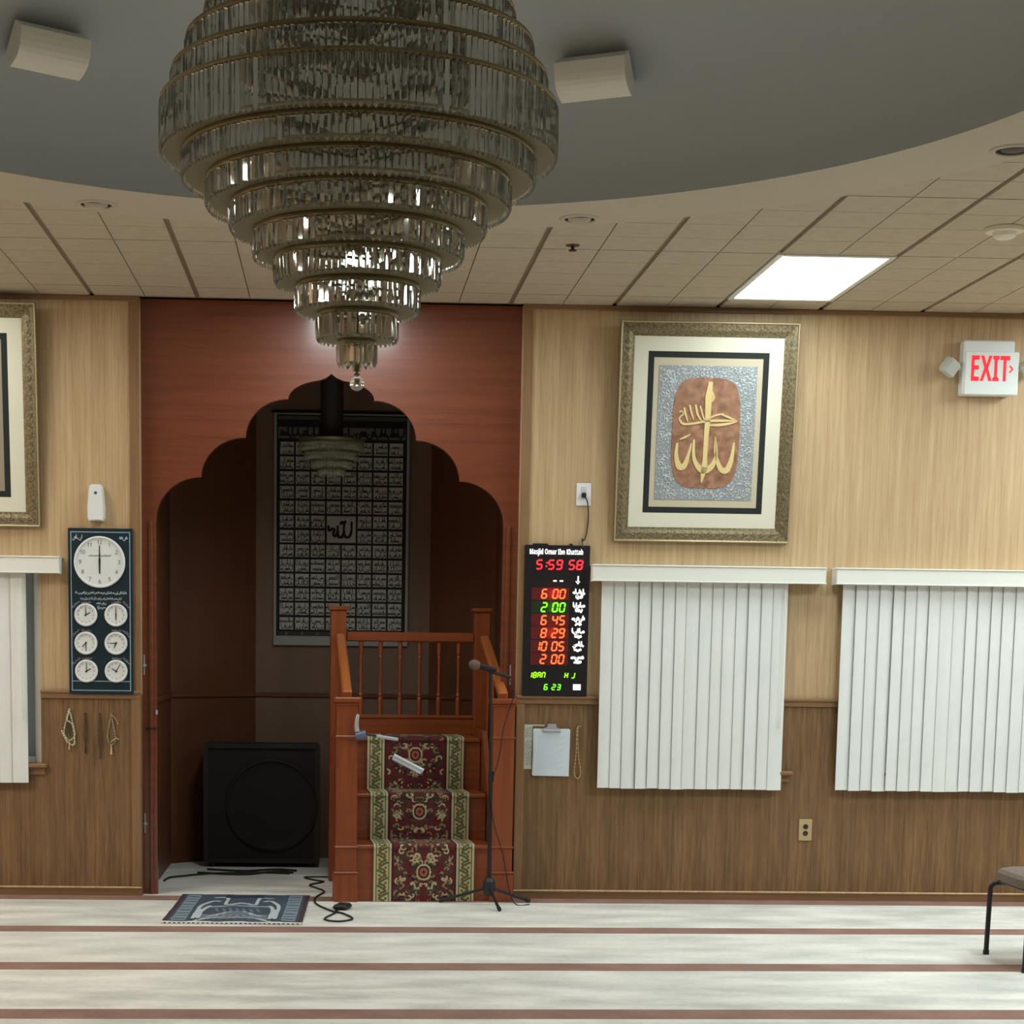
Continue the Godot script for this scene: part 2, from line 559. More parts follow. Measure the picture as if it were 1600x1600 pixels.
func arch_outline() -> PackedVector2Array:
	var left := [Vector2(-1.018, 2.205), Vector2(-0.755, 2.457), Vector2(-0.497, 2.687), Vector2(-0.25, 2.91)]
	var half := PackedVector2Array()
	half.append(Vector2(-1.018, 0))
	for i in 3:
		var a: Vector2 = left[i]
		var b: Vector2 = left[i + 1]
		for k in 13:
			var t := PI / 2 * k / 12.0
			half.append(Vector2(b.x - (b.x - a.x) * cos(t), a.y + (b.y - a.y) * sin(t)))
	for k in 13:
		var t := PI / 2 * 0.86 * k / 12.0
		half.append(Vector2(-0.02 - 0.23 * cos(t), 2.91 + 0.112 * sin(t)))
	half.append(Vector2(-0.03, 3.035))
	half.append(Vector2(0, 3.058))
	var out := PackedVector2Array()
	for p in half: out.append(Vector2(p.x - 0.047, p.y))
	for i in range(half.size() - 2, -1, -1): out.append(Vector2(-half[i].x - 0.047, half[i].y))
	return out

func build_niche() -> void:
	var nw := structure("wall_niche")
	var poly := PackedVector2Array([Vector2(-1.15, 0)])
	poly.append_array(arch_outline())
	poly.append_array(PackedVector2Array([Vector2(1.06, 0), Vector2(1.06, H), Vector2(-1.15, H)]))
	var s := Shape.new()
	s.extrude(poly, -0.14, -0.08)
	put(s, "arch_panel", mats.veneer, nw)
	# moulding on the legs of the arch
	for x in [-1.098, 1.004]:
		s = Shape.new()
		s.span(Vector3(x - 0.012, 0, -0.08), Vector3(x + 0.012, 2.2, -0.068), 0.005)
		put(s, "jamb_moulding", mats.veneer, nw)
	# inside: straight cheeks, slanted panels, pale strip in the middle
	var pts := [Vector2(-1.12, -0.14), Vector2(-1.12, -1.6), Vector2(-0.566, -2.0), Vector2(0.637, -2.0), Vector2(1.06, -1.6), Vector2(1.06, -0.14)]
	for i in 5:
		var a: Vector2 = pts[i]
		var b: Vector2 = pts[i + 1]
		var d := (b - a).normalized()
		var o := Vector2(d.y, -d.x) * -0.05
		if o.dot((a + b) * 0.5 - Vector2(-0.04, -0.8)) < 0: o = -o
		for part in [[0.0, 1.14], [1.14, 3.4]]:
			s = Shape.new()
			var lo: Array = []
			for p in [a, b, b + o, a + o]: lo.append(Vector3(p.x, part[0], p.y))
			var up := Vector3(0, float(part[1]) - float(part[0]), 0)
			for k in 4:
				var e: Vector3 = lo[k]
				var f: Vector3 = lo[(k + 1) % 4]
				var mid: Vector3 = (lo[0] + lo[2]) * 0.5
				s.poly([e, f, f + up, e + up], (e + f) * 0.5 - mid)
			s.poly(lo, Vector3.DOWN)
			s.poly([lo[0] + up, lo[1] + up, lo[2] + up, lo[3] + up], Vector3.UP)
			put(s, "niche_panel", mats.niche_strip if i == 2 else mats.niche, nw)
		s = Shape.new()
		var a3 := Vector3(a.x, 1.14, a.y)
		var b3 := Vector3(b.x, 1.14, b.y)
		var inn := Vector3(-o.x, 0, -o.y).normalized()
		var yaw := atan2(-(b3 - a3).z, (b3 - a3).x)
		s.T = Transform3D(Basis(Vector3.UP, yaw), (a3 + b3) * 0.5 + inn * 0.007)
		s.box(Vector3.ZERO, Vector3(a3.distance_to(b3) - 0.004, 0.03, 0.014), 0.004)
		put(s, "niche_rail", mats.niche, nw)
	s = Shape.new()
	s.span(Vector3(-1.2, 3.4, -2.1), Vector3(1.15, 3.46, -0.141))
	put(s, "niche_ceiling", mats.niche, nw)
	# hinges and latch left on the jamb
	for y in [1.365, 0.426]:
		s = Shape.new()
		s.span(Vector3(-1.143, y - 0.06, -0.08), Vector3(-1.135, y + 0.06, -0.074), 0.002)
		s.span(Vector3(-1.146, y - 0.012, -0.08), Vector3(-1.126, y + 0.004, -0.07), 0.002)
		put(s, "hinge_plate", mats.steel, nw)
	s = Shape.new()
	s.box(Vector3(-1.067, 1.086, -0.074), Vector3(0.014, 0.03, 0.012), 0.003)
	put(s, "latch", mats.steel, nw)
	s = Shape.new()
	s.box(Vector3(-1.097, 0.991, -0.072), Vector3(0.06, 0.01, 0.016), 0.003)
	put(s, "peg", mats.black, nw)

# ---------------------------------------------------------------- ceiling
func build_ceiling() -> void:
	var ce := structure("ceiling")
	var s := Shape.new()
	var x0 := -5.7; var x1 := 6.7; var z0 := -0.14; var z1 := 14.7
	var an := []
	for k in 96: an.append(TAU * k / 96.0)
	for q in [Vector2(x0, z0), Vector2(x1, z0), Vector2(x0, z1), Vector2(x1, z1)]:
		an.append(fposmod(atan2(q.y - DC.z, q.x - DC.x), TAU))
	an.sort()
	var rim := []
	var edge := []
	for a in an:
		var d := Vector2(cos(a), sin(a))
		var t := INF
		if d.x > 1e-6: t = minf(t, (x1 - DC.x) / d.x)
		if d.x < -1e-6: t = minf(t, (x0 - DC.x) / d.x)
		if d.y > 1e-6: t = minf(t, (z1 - DC.z) / d.y)
		if d.y < -1e-6: t = minf(t, (z0 - DC.z) / d.y)
		rim.append(Vector3(DC.x + d.x * DR, 0, DC.z + d.y * DR))
		edge.append(Vector3(DC.x + d.x * t, 0, DC.z + d.y * t))
	for k in an.size():
		var j: int = (k + 1) % an.size()
		for lv in [[H + 0.012, Vector3.DOWN], [H + 0.1, Vector3.UP]]:
			var u := Vector3(0, lv[0], 0)
			s.poly([rim[k] + u, rim[j] + u, edge[j] + u, edge[k] + u], lv[1])
	put(s, "ceiling_board", mats.grid, ce)
	# lay-in panels, each scored into one foot squares, cut along the ring
	var ring := PackedVector2Array()
	for k in 128: ring.append(Vector2(DC.x + 2.93 * cos(TAU * k / 128.0), DC.z + 2.93 * sin(TAU * k / 128.0)))
	var rows := [[0.0, 0.305], [0.305, 1.525], [1.525, 2.745], [2.745, 3.965]]
	for c in range(-3, 9):
		var xa := -0.815 + 0.599 * c
		for r in rows:
			var lit := false
			for p in PANELS:
				if absf(p[0] - xa) < 0.1 and absf(p[1] - r[0]) < 0.1: lit = true
			if lit: continue
			var n: int = int(round((float(r[1]) - float(r[0])) / 0.305))
			var t := Shape.new()
			t.T = Transform3D(Basis(Vector3.RIGHT, PI / 2), Vector3(0, H, 0))   # (x, y, z) to (x, -z, y)
			for i in 2:
				for k in n:
					var g0 := 0.014 if i == 0 else 0.003
					var g1 := 0.003 if i == 0 else 0.014
					var h0 := 0.006 if k == 0 else 0.0025
					var h1 := 0.006 if k == n - 1 else 0.0025
					var qx := xa + 0.2995 * i
					var qz := float(r[0]) + 0.305 * k
					var pad := PackedVector2Array([Vector2(qx + g0, qz + h0), Vector2(qx + 0.2995 - g1, qz + h0), Vector2(qx + 0.2995 - g1, qz + 0.305 - h1), Vector2(qx + g0, qz + 0.305 - h1)])
					for piece in Geometry2D.clip_polygons(pad, ring):
						if piece.size() >= 3: t.extrude(piece, -0.012, 0.0)
			if t.v.size() > 0: put(t, "ceiling_tile", mats.tile, ce)
	# plastered ring round the dome
	var rg := structure("ceiling_ring")
	s = Shape.new()
	s.T = Transform3D(Basis.IDENTITY, Vector3(DC.x, 0, DC.z))
	s.lathe([Vector2(2.955, H + 0.012), Vector2(2.955, H - 0.004), Vector2(2.5, H - 0.004)].duplicate(), 128)
	put(s, "soffit", mats.drywall, rg)
	# dome shell
	var dm := structure("ceiling_dome")
	s = Shape.new()
	s.T = Transform3D(Basis.IDENTITY, Vector3(DC.x, 0, DC.z))
	var inner := []
	var outer := []
	for k in 25:
		var t := PI / 2 * k / 24.0
		inner.append(Vector2(DR * cos(t), H - 0.004 + 1.25 * sin(t)))
		outer.append(Vector2((DR + 0.1) * cos(t), H + 0.012 + 1.35 * sin(t)))
	inner[24].x = 0.0
	outer[24].x = 0.0
	inner.reverse()
	s.lathe(inner, 96, true)
	s.lathe(outer, 96, true)
	put(s, "dome_shell", mats.dome, dm)

# ---------------------------------------------------------------- windows and blinds
func build_windows() -> void:
	var wins := [[-2.86, -1.735], [1.6, 2.65], [3.03, 4.12]]
	var frost := plain(c8(196, 208, 214), 0.3)
	for i in 3:
		var w: Array = wins[i]
		var o := structure("window_%d" % (i + 1))
		var s := Shape.new()
		s.span(Vector3(w[0], 0.78, -0.1), Vector3(w[0] + 0.04, 1.93, -0.03), 0.004)
		s.span(Vector3(w[1] - 0.04, 0.78, -0.1), Vector3(w[1], 1.93, -0.03), 0.004)
		s.span(Vector3(w[0] + 0.04, 0.78, -0.1), Vector3(w[1] - 0.04, 0.82, -0.03), 0.004)
		s.span(Vector3(w[0] + 0.04, 1.89, -0.1), Vector3(w[1] - 0.04, 1.93, -0.03), 0.004)
		s.span(Vector3((w[0] + w[1]) * 0.5 - 0.02, 0.82, -0.09), Vector3((w[0] + w[1]) * 0.5 + 0.02, 1.89, -0.04), 0.004)
		put(s, "window_frame", mats.white_metal, o)
		s = Shape.new()
		s.span(Vector3(w[0] + 0.04, 0.82, -0.08), Vector3((w[0] + w[1]) * 0.5 - 0.02, 1.89, -0.07))
		put(s, "pane", frost, o)
		s = Shape.new()
		s.span(Vector3((w[0] + w[1]) * 0.5 + 0.02, 0.82, -0.08), Vector3(w[1] - 0.04, 1.89, -0.07))
		put(s, "pane", frost, o)
		s = Shape.new()
		s.span(Vector3(w[0] - 0.03, 0.758, -0.03), Vector3(w[1] + (0.035 if i == 0 else 0.068), 0.782, 0.05), 0.005)
		s.span(Vector3(w[0] - 0.015, 0.715, 0), Vector3(w[1] + (0.02 if i == 0 else 0.055), 0.758, 0.018), 0.004)
		put(s, "window_sill", mats.trim_across, o)
	# one curved vane, shared by all
	var vane := Shape.new()
	var cnt := 6
	for k in cnt:
		var a := -0.0445 + 0.089 * k / cnt
		var b := -0.0445 + 0.089 * (k + 1) / cnt
		var za := 0.007 * (1.0 - pow(a / 0.0445, 2))
		var zb := 0.007 * (1.0 - pow(b / 0.0445, 2))
		vane.poly([Vector3(a, 0, za), Vector3(b, 0, zb), Vector3(b, 1.235, zb), Vector3(a, 1.235, za)], Vector3.BACK)
		vane.poly([Vector3(a, 0, za - 0.0015), Vector3(b, 0, zb - 0.0015), Vector3(b, 1.235, zb - 0.0015), Vector3(a, 1.235, za - 0.0015)], Vector3.FORWARD)
		vane.poly([Vector3(a, 0, za), Vector3(b, 0, zb), Vector3(b, 0, zb - 0.0015), Vector3(a, 0, za - 0.0015)], Vector3.DOWN)
	var vm := vane.mesh()
	var r := RandomNumberGenerator.new()
	r.seed = 5
	var set_ := [[-2.98, -1.603, -2.86, -1.848, "white vertical blind beside the dark clock board"], [1.48, 2.85, 1.59, 2.604, "white vertical blind below the gold framed calligraphy picture"], [2.915, 4.3, 3.015, 4.2, "white vertical blind below the exit sign"]]
	for q in set_:
		var t := thing("vertical_blind", q[4], "window blind", Vector3(q[0], 0, 0), "vertical blinds on the window wall")
		var L: float = q[1] - q[0]
		var s := Shape.new()
		s.span(Vector3(0, 1.884, 0.108), Vector3(L, 1.972, 0.12), 0.003)
		s.span(Vector3(0, 1.884, 0), Vector3(0.01, 1.972, 0.108))
		s.span(Vector3(L - 0.01, 1.884, 0), Vector3(L, 1.972, 0.108))
		s.span(Vector3(0.01, 1.95, 0), Vector3(L - 0.01, 1.965, 0.108))
		put(s, "valance", mats.valance, t)
		s = Shape.new()
		s.span(Vector3(-0.004, 1.972, 0), Vector3(L + 0.004, 1.981, 0.126), 0.003)
		s.span(Vector3(-0.004, 1.884, 0.12), Vector3(L + 0.004, 1.892, 0.126), 0.002)
		put(s, "valance_lip", mats.valance, t)
		s = Shape.new()
		s.span(Vector3(0.06, 1.905, 0.045), Vector3(L - 0.06, 1.95, 0.085), 0.004)
		put(s, "headrail", mats.white_metal, t)
		var x: float = q[2]
		var many := int(round((float(q[3]) - float(q[2])) / 0.0725))
		for k in many + 1:
			x = lerpf(q[2], q[3], float(k) / many)
			if k > 0 and k < many: x += r.randf_range(-0.006, 0.006)
			var o := put_mesh(vm, "vane", mats.blind, t)
			o.position = Vector3(x - float(q[0]), 0.672 + r.randf_range(-0.004, 0.003), 0.055 + r.randf_range(-0.002, 0.002))
			o.rotation.y = 0.17 + r.randf_range(-0.1, 0.1)
			o.rotation.z = r.randf_range(-0.0025, 0.0025)
		s = Shape.new()
		s.tube(PackedVector3Array([Vector3(x - float(q[0]) + 0.02, 1.9, 0.085), Vector3(x - float(q[0]) + 0.018, 1.08, 0.09)]), 0.004, 6)
		s.tube(PackedVector3Array([Vector3(x - float(q[0]) + 0.018, 1.1, 0.09), Vector3(x - float(q[0]) + 0.018, 1.04, 0.09)]), 0.008, 6)
		put(s, "wand", mats.valance, t)

# ---------------------------------------------------------------- pulpit
func runner_image() -> Image:
	var w := 192; var h := 640
	var im := Image.create(w, h, false, Image.FORMAT_RGB8)
	var red := c8(92, 28, 30)
	var cream := c8(178, 168, 128)
	var green := c8(88, 92, 56)
	var dark := c8(52, 22, 24)
	im.fill(red)
	im.fill_rect(Rect2i(0, 0, 34, h), cream)
	im.fill_rect(Rect2i(w - 34, 0, 34, h), cream)
	for x in [0, 30, w - 34, w - 4]: im.fill_rect(Rect2i(x, 0, 4, h), c8(186, 178, 140))
	for x in [4, 28, w - 30, w - 6]: im.fill_rect(Rect2i(x, 0, 2, h), green)
	im.fill_rect(Rect2i(34, 0, 3, h), dark)
	im.fill_rect(Rect2i(w - 37, 0, 3, h), dark)
	var r := RandomNumberGenerator.new()
	r.seed = 77
	# scrolls in the field, mirrored about the middle
	for k in 620:
		var y := r.randf_range(0, h)
		var x := r.randf_range(4, 56)
		var a := r.randf_range(0, TAU)
		var rad := r.randf_range(3, 8)
		var p := PackedVector2Array()
		var q := PackedVector2Array()
		for j in 9:
			var t := a + j * 0.5
			var rr := rad * (1.0 - j * 0.07)
			p.append(Vector2(w * 0.5 + x + cos(t) * rr, y + sin(t) * rr))
			q.append(Vector2(w * 0.5 - x - cos(t) * rr, y + sin(t) * rr))
		var c: Color = [cream, c8(132, 120, 88), c8(58, 62, 46), dark, red][r.randi() % 5]
		for z in [p, q]:
			var clipped := PackedVector2Array()
			for pt in z:
				if pt.x > 40 and pt.x < w - 40: clipped.append(pt)
			if clipped.size() > 1: ink(im, clipped, 3, c)
	for k in 6:
		var y := 50.0 + 106.0 * k
		for rr in [[15, cream], [11, dark], [7, c8(160, 90, 70)]]:
			var p := PackedVector2Array()
			for j in 17: p.append(Vector2(w * 0.5 + cos(TAU * j / 16) * rr[0] * 0.8, y + sin(TAU * j / 16) * rr[0]))
			ink(im, p, 4, rr[1])
	# leaves in the border
	for k in 40:
		var y := 8.0 + 16.0 * k
		for bx in [17, w - 17]:
			var sg := 1.0 if k % 2 == 0 else -1.0
			ink(im, curve2([Vector2(bx - 9 * sg, y - 8), Vector2(bx, y - 3), Vector2(bx + 6 * sg, y + 3), Vector2(bx - 3 * sg, y + 7)], 4), 4, green)
			dot(im, bx + 5 * sg, y - 5, 5, c8(120, 76, 50))
			dot(im, bx - 6 * sg, y + 2, 4, c8(70, 74, 46))
	return im

func build_pulpit() -> void:
	var t := thing("pulpit", "orange cherry wood stair pulpit with posts and balustrade in the niche", "pulpit", Vector3(0.515, 0, 0.12))
	t.rotation.y = 0.062
	var s: Shape
	var tr := [[0.05, 0.335], [-0.22, 0.615], [-0.5, 0.935]]     # nosing z and height
	# steps: riser boards, treads with nosing
	for i in 3:
		var z: float = tr[i][0]
		var y: float = tr[i][1]
		var y0: float = 0.0 if i == 0 else tr[i - 1][1]
		s = Shape.new()
		s.span(Vector3(-0.4, y0, z - 0.035), Vector3(0.4, y - 0.025, z - 0.015))
		put(s, "riser", mats.cherry_across, t)
		s = Shape.new()
		var zb: float = tr[i + 1][0] - 0.02 if i < 2 else -0.94
		s.span(Vector3(-0.4, y - 0.025, zb), Vector3(0.4, y, z), 0.006)
		put(s, "tread", mats.cherry_across, t)
	# closed side panels under the rails
	for sg in [-1.0, 1.0]:
		s = Shape.new()
		var prof := PackedVector2Array([Vector2(0.0, 0), Vector2(0.0, 0.36), Vector2(-0.5, 0.98), Vector2(-0.87, 0.98), Vector2(-0.87, 0)])
		# profile lies in (z, y)
		s.T = Transform3D(Basis(Vector3(0, 0, 1), Vector3.UP, Vector3(-1, 0, 0)), Vector3(0.42 * sg + 0.01, 0, 0))
		s.extrude(prof, -0.01, 0.02)
		put(s, "side_panel", mats.cherry, t)
	# front newels
	for sg in [-1.0, 1.0]:
		s = Shape.new()
		var x: float = 0.46 * sg
		s.box(Vector3(x, 0.583, 0), Vector3(0.124, 1.166, 0.12), 0.004)
		var nw := put(s, "newel_post", mats.cherry, t)
		s = Shape.new()
		s.box(Vector3(x, 1.181, 0), Vector3(0.155, 0.03, 0.15), 0.006)
		s.box(Vector3(x, 1.158, 0), Vector3(0.138, 0.016, 0.134), 0.005)
		put(s, "cap", mats.cherry_across, nw)
		s = Shape.new()
		s.box(Vector3(x, 0.083, 0), Vector3(0.14, 0.166, 0.136), 0.004)
		s.box(Vector3(x, 0.172, 0), Vector3(0.148, 0.014, 0.144), 0.004)
		put(s, "plinth", mats.cherry, nw)
		for y in [0.322, 0.968]:
			s = Shape.new()
			s.box(Vector3(x, y, 0), Vector3(0.138, 0.016, 0.134), 0.005)
			put(s, "band", mats.cherry_across, nw)
	# rear posts
	for sg in [-1.0, 1.0]:
		var x: float = 0.455 * sg
		s = Shape.new()
		s.box(Vector3(x, 0.855, -0.92), Vector3(0.098, 1.71, 0.098), 0.004)
		var po := put(s, "rear_post", mats.cherry, t)
		s = Shape.new()
		s.box(Vector3(x, 1.722, -0.92), Vector3(0.126, 0.026, 0.126), 0.006)
		put(s, "cap", mats.cherry_across, po)
		# sloping handrail from rear post to newel
		s = Shape.new()
		var a := Vector3(x + 0.012, 1.545, -0.87)
		var b := Vector3(0.46 * sg + 0.005, 1.21, -0.03)
		var d := (b - a).normalized()
		var sx := d.cross(Vector3.UP).normalized()
		var up := sx.cross(d)
		s.T = Transform3D(Basis(sx, up, -d), (a + b) * 0.5)
		s.box(Vector3.ZERO, Vector3(0.056, 0.045, a.distance_to(b)), 0.008)
		put(s, "handrail", mats.rail_wood, t)
		for k in 3:
			var f := (k + 0.9) / 3.6
			var p := a.lerp(b, f)
			s = Shape.new()
			s.tube(PackedVector3Array([Vector3(p.x, lerpf(0.97, 0.4, clampf((f - 0.38) / 0.62, 0, 1)), p.z), Vector3(p.x, p.y - 0.015, p.z)]), 0.011, 6)
			put(s, "side_baluster", mats.cherry, t)
	# rear balustrade
	s = Shape.new()
	s.span(Vector3(-0.406, 1.517, -0.945), Vector3(0.406, 1.578, -0.895), 0.008)
	put(s, "top_rail", mats.cherry_across, t)
	s = Shape.new()
	s.span(Vector3(-0.406, 1.035, -0.945), Vector3(0.406, 1.058, -0.895), 0.005)
	put(s, "bottom_rail", mats.cherry_across, t)
	s = Shape.new()
	s.span(Vector3(-0.406, 0.935, -0.94), Vector3(0.44, 1.035, -0.9), 0.003)
	put(s, "toe_board", mats.cherry_across, t)
	for k in 6:
		s = Shape.new()
		s.T = Transform3D(Basis.IDENTITY, Vector3(-0.31 + 0.124 * k, 1.058, -0.92))
		s.lathe([Vector2(0.016, 0.0), Vector2(0.016, 0.10), Vector2(0.011, 0.115), Vector2(0.015, 0.125), Vector2(0.0105, 0.14), Vector2(0.0085, 0.3), Vector2(0.0125, 0.365), Vector2(0.009, 0.375), Vector2(0.014, 0.39), Vector2(0.014, 0.459)], 10)
		put(s, "baluster", mats.cherry, t)
	# stair runner: a carpet of its own laid over the steps
	var rn := thing("stair_runner", "red and cream floral carpet runner laid over the pulpit steps", "carpet", Vector3(0.515, 0, 0.12))
	rn.rotation.y = 0.062
	var path := PackedVector2Array()      # (z, y)
	for i in 3:
		var z: float = tr[i][0]
		var y: float = tr[i][1]
		path.append(Vector2(z + 0.004, 0.003 if i == 0 else tr[i - 1][1] + 0.006))
		path.append(Vector2(z + 0.007, y - 0.035))
		path.append(Vector2(z + 0.013, y - 0.012))
		path.append(Vector2(z + 0.006, y + 0.005))
		path.append(Vector2(z - 0.012, y + 0.008))
		path.append(Vector2((float(tr[i + 1][0]) if i < 2 else -0.84) + 0.012, y + 0.008))
	var len_ := 0.0
	for i in path.size() - 1: len_ += path[i].distance_to(path[i + 1])
	s = Shape.new()
	var run := 0.0
	for i in path.size() - 1:
		var a := path[i]
		var b := path[i + 1]
		var nx := run + a.distance_to(b)
		var v0 := 1.0 - run / len_
		var v1 := 1.0 - nx / len_
		s.quad(Vector3(-0.297, a.y, a.x), Vector3(0.297, a.y, a.x), Vector3(0.297, b.y, b.x), Vector3(-0.297, b.y, b.x), Rect2(0, v1, 1, v0 - v1))
		# edge thickness
		var d := (b - a).normalized()
		var nrm := Vector2(d.y, -d.x) * -0.004
		for sg in [-1.0, 1.0]:
			s.poly([Vector3(0.297 * sg, a.y, a.x), Vector3(0.297 * sg, b.y, b.x), Vector3(0.297 * sg, b.y + nrm.y, b.x + nrm.x), Vector3(0.297 * sg, a.y + nrm.y, a.x + nrm.x)], Vector3(sg, 0, 0))
		run = nx
	put(s, "carpet_strip", printed(runner_image(), 0.95), rn)
	# clamp-on reading lamp on the newel
	var lp := thing("clamp_lamp", "small silver swing-arm lamp clamped to the pulpit post above the steps", "lamp", Vector3(0.12, 0.972, 0.215))
	s = Shape.new()
	s.tube(PackedVector3Array([Vector3(-0.01, 0.0, 0.02), Vector3(0.05, 0.012, 0.02)]), 0.026, 12)
	put(s, "clamp", plain(c8(92, 104, 132), 0.4), lp)
	s = Shape.new()
	s.tube(curve([Vector3(-0.002, 0.03, 0.022), Vector3(-0.006, 0.07, 0.026), Vector3(0.0, 0.115, 0.024), Vector3(0.006, 0.125, 0.022)], 4), 0.016, 10, false, 0.009)
	put(s, "upright", mats.steel, lp)
	s = Shape.new()
	s.tube(PackedVector3Array([Vector3(0.05, 0.012, 0.02), Vector3(0.11, 0.002, -0.02)]), 0.006, 6)
	put(s, "joint_rod", mats.black, lp)
	s = Shape.new()
	s.tube(PackedVector3Array([Vector3(0.11, 0.002, -0.02), Vector3(0.235, -0.018, -0.03)]), 0.011, 10)
	put(s, "arm", mats.steel, lp)
	s = Shape.new()
	s.tube(PackedVector3Array([Vector3(0.235, -0.018, -0.03), Vector3(0.25, -0.12, -0.02)]), 0.005, 6)
	put(s, "joint_rod", mats.black, lp)
	s = Shape.new()
	s.tube(PackedVector3Array([Vector3(0.21, -0.112, -0.02), Vector3(0.385, -0.2, -0.02)]), 0.017, 10)
	s.tube(PackedVector3Array([Vector3(0.205, -0.128, -0.012), Vector3(0.37, -0.212, -0.012)]), 0.008, 8)
	put(s, "lamp_head", mats.steel, lp)

# ---------------------------------------------------------------- chandelier
func build_chandelier() -> void:
	var t := thing("chandelier", "huge tiered crystal chandelier, unlit, hanging from the ceiling dome", "chandelier", Vector3(0.056, 0, 4.84))
	# radius, bottom, top of each tier of hanging prisms
	var tiers := [[0.058, 2.400, 2.480], [0.126, 2.476, 2.566], [0.195, 2.564, 2.652], [0.262, 2.650, 2.738], [0.332, 2.728, 2.816], [0.406, 2.813, 2.898], [0.482, 2.882, 2.972], [0.558, 2.961, 3.05], [0.625, 3.036, 3.20], [0.59, 3.16, 3.29], [0.545, 3.275, 3.39], [0.485, 3.375, 3.49], [0.405, 3.48, 3.6], [0.32, 3.59, 3.7]]
	var glass_rest := Shape.new()
	var made := 0
	var plate_mat := plain(c8(134, 126, 96), 0.5, 0.25)
	var prisms := {}
	for i in tiers.size():
		var r: float = tiers[i][0]
		var y0: float = tiers[i][1]
		var y1: float = tiers[i][2]
		var s := Shape.new()
		# ring that carries the prisms
		s.lathe([Vector2(r - 0.016, y1 - 0.008), Vector2(r - 0.004, y1 - 0.012), Vector2(r + 0.004, y1 - 0.004), Vector2(r + 0.004, y1 + 0.004), Vector2(r - 0.016, y1 + 0.006), Vector2(r - 0.016, y1 - 0.008)], 64)
		var ringo := put(s, "tier_ring", mats.brass, t)
		# plate that closes the step to the next tier
		var ro: float = tiers[i + 1][0] if i < 13 else 0.32
		if i < 8:
			s = Shape.new()
			s.lathe([Vector2(ro - 0.004, y1 + 0.012), Vector2(ro - 0.008, y1 + 0.006), Vector2(r - 0.012, y1 + 0.006)], 64)
			s.lathe([Vector2(r - 0.012, y1 + 0.009), Vector2(ro - 0.008, y1 + 0.009)], 64)
			put(s, "tier_plate", plate_mat, t)
		elif i < 13:
			s = Shape.new()
			s.lathe([Vector2(r - 0.01, y1 + 0.004), Vector2(ro + 0.004, y1 + 0.012), Vector2(ro - 0.01, y1 + 0.012)], 64)
			put(s, "tier_plate", plate_mat, t)
		var n := int(round(TAU * r / 0.0215))
		var L := y1 - y0
		for k in n:
			var a := TAU * (k + 0.5 * (i % 2)) / n
			var dir := Vector3(sin(a), 0, cos(a))
			var near_side := dir.z > -0.1
			if made < 298 and near_side and i < 8 and i >= 0:
				if not prisms.has(i): prisms[i] = prism(L, 0.0095).mesh()
				var o := put_mesh(prisms[i], "prism", mats.crystal, ringo)
				o.transform = Transform3D(Basis(Vector3.UP, a + rng.randf_range(-1.0, 1.0) * (0.5 if i < 6 else 0.25)) * Basis(Vector3.RIGHT, rng.randf_range(-0.06, 0.06)), dir * r + Vector3(0, y0, 0))
				made += 1
			else:
				add_prism(glass_rest, Transform3D(Basis(Vector3.UP, a + rng.randf_range(-0.2, 0.2)), dir * r + Vector3(0, y0, 0)), L, 0.0095)
	var g := put(glass_rest, "prism_rows", mats.crystal, t)
	g.set_meta("kind", "stuff")
	var s := Shape.new()
	# central stem, canopy and finial ball
	s.lathe([Vector2(0.0, 2.385), Vector2(0.014, 2.39), Vector2(0.014, 2.42), Vector2(0.02, 2.5), Vector2(0.02, 4.55), Vector2(0.14, 4.6), Vector2(0.14, 4.68)], 16)
	put(s, "stem", mats.brass, t)
	s = Shape.new()
	var pr := []
	for k in 13:
		var q := -PI / 2 + PI * k / 12.0
		pr.append(Vector2(maxf(0.0, 0.0235 * cos(q)), 2.350 + 0.0235 * sin(q)))
	pr[0].x = 0.0
	pr[12].x = 0.0
	s.lathe(pr, 20, true)
	put(s, "finial_ball", mats.crystal, t)
	s = Shape.new()
	s.lathe([Vector2(0.004, 2.373), Vector2(0.012, 2.378), Vector2(0.004, 2.385)], 12)
	put(s, "finial_neck", mats.brass, t)
	# spokes that hold the rings
	for i in tiers.size():
		s = Shape.new()
		for k in 4:
			var a := TAU * k / 4.0 + 0.4
			s.tube(PackedVector3Array([Vector3(0, float(tiers[i][2]) + 0.0, 0), Vector3(sin(a), 0, cos(a)) * (float(tiers[i][0]) - 0.01) + Vector3(0, tiers[i][2], 0)]), 0.005, 5)
		put(s, "spoke_cross", mats.brass, t)

func prism(L: float, w: float) -> Shape:
	var s := Shape.new()
	add_prism(s, Transform3D.IDENTITY, L, w)
	return s

func add_prism(s: Shape, tr: Transform3D, L: float, w: float) -> void:
	s.T = tr
	var c := [Vector3(-w, 0, -0.004), Vector3(w, 0, -0.004), Vector3(0, 0, 0.008)]
	var b := []
	var e := []
	for p in c:
		b.append(p + Vector3(0, 0.014, 0)); e.append(p + Vector3(0, L - 0.012, 0))
	var tip := Vector3(0, 0, 0)
	for k in 3:
		var j := (k + 1) % 3
		var out: Vector3 = (c[k] + c[j]) * 0.5
		s.poly([b[k], b[j], e[j], e[k]], out)
		s.poly([tip, b[j], b[k]], out + Vector3(0, -0.01, 0))
	s.poly(e, Vector3.UP)

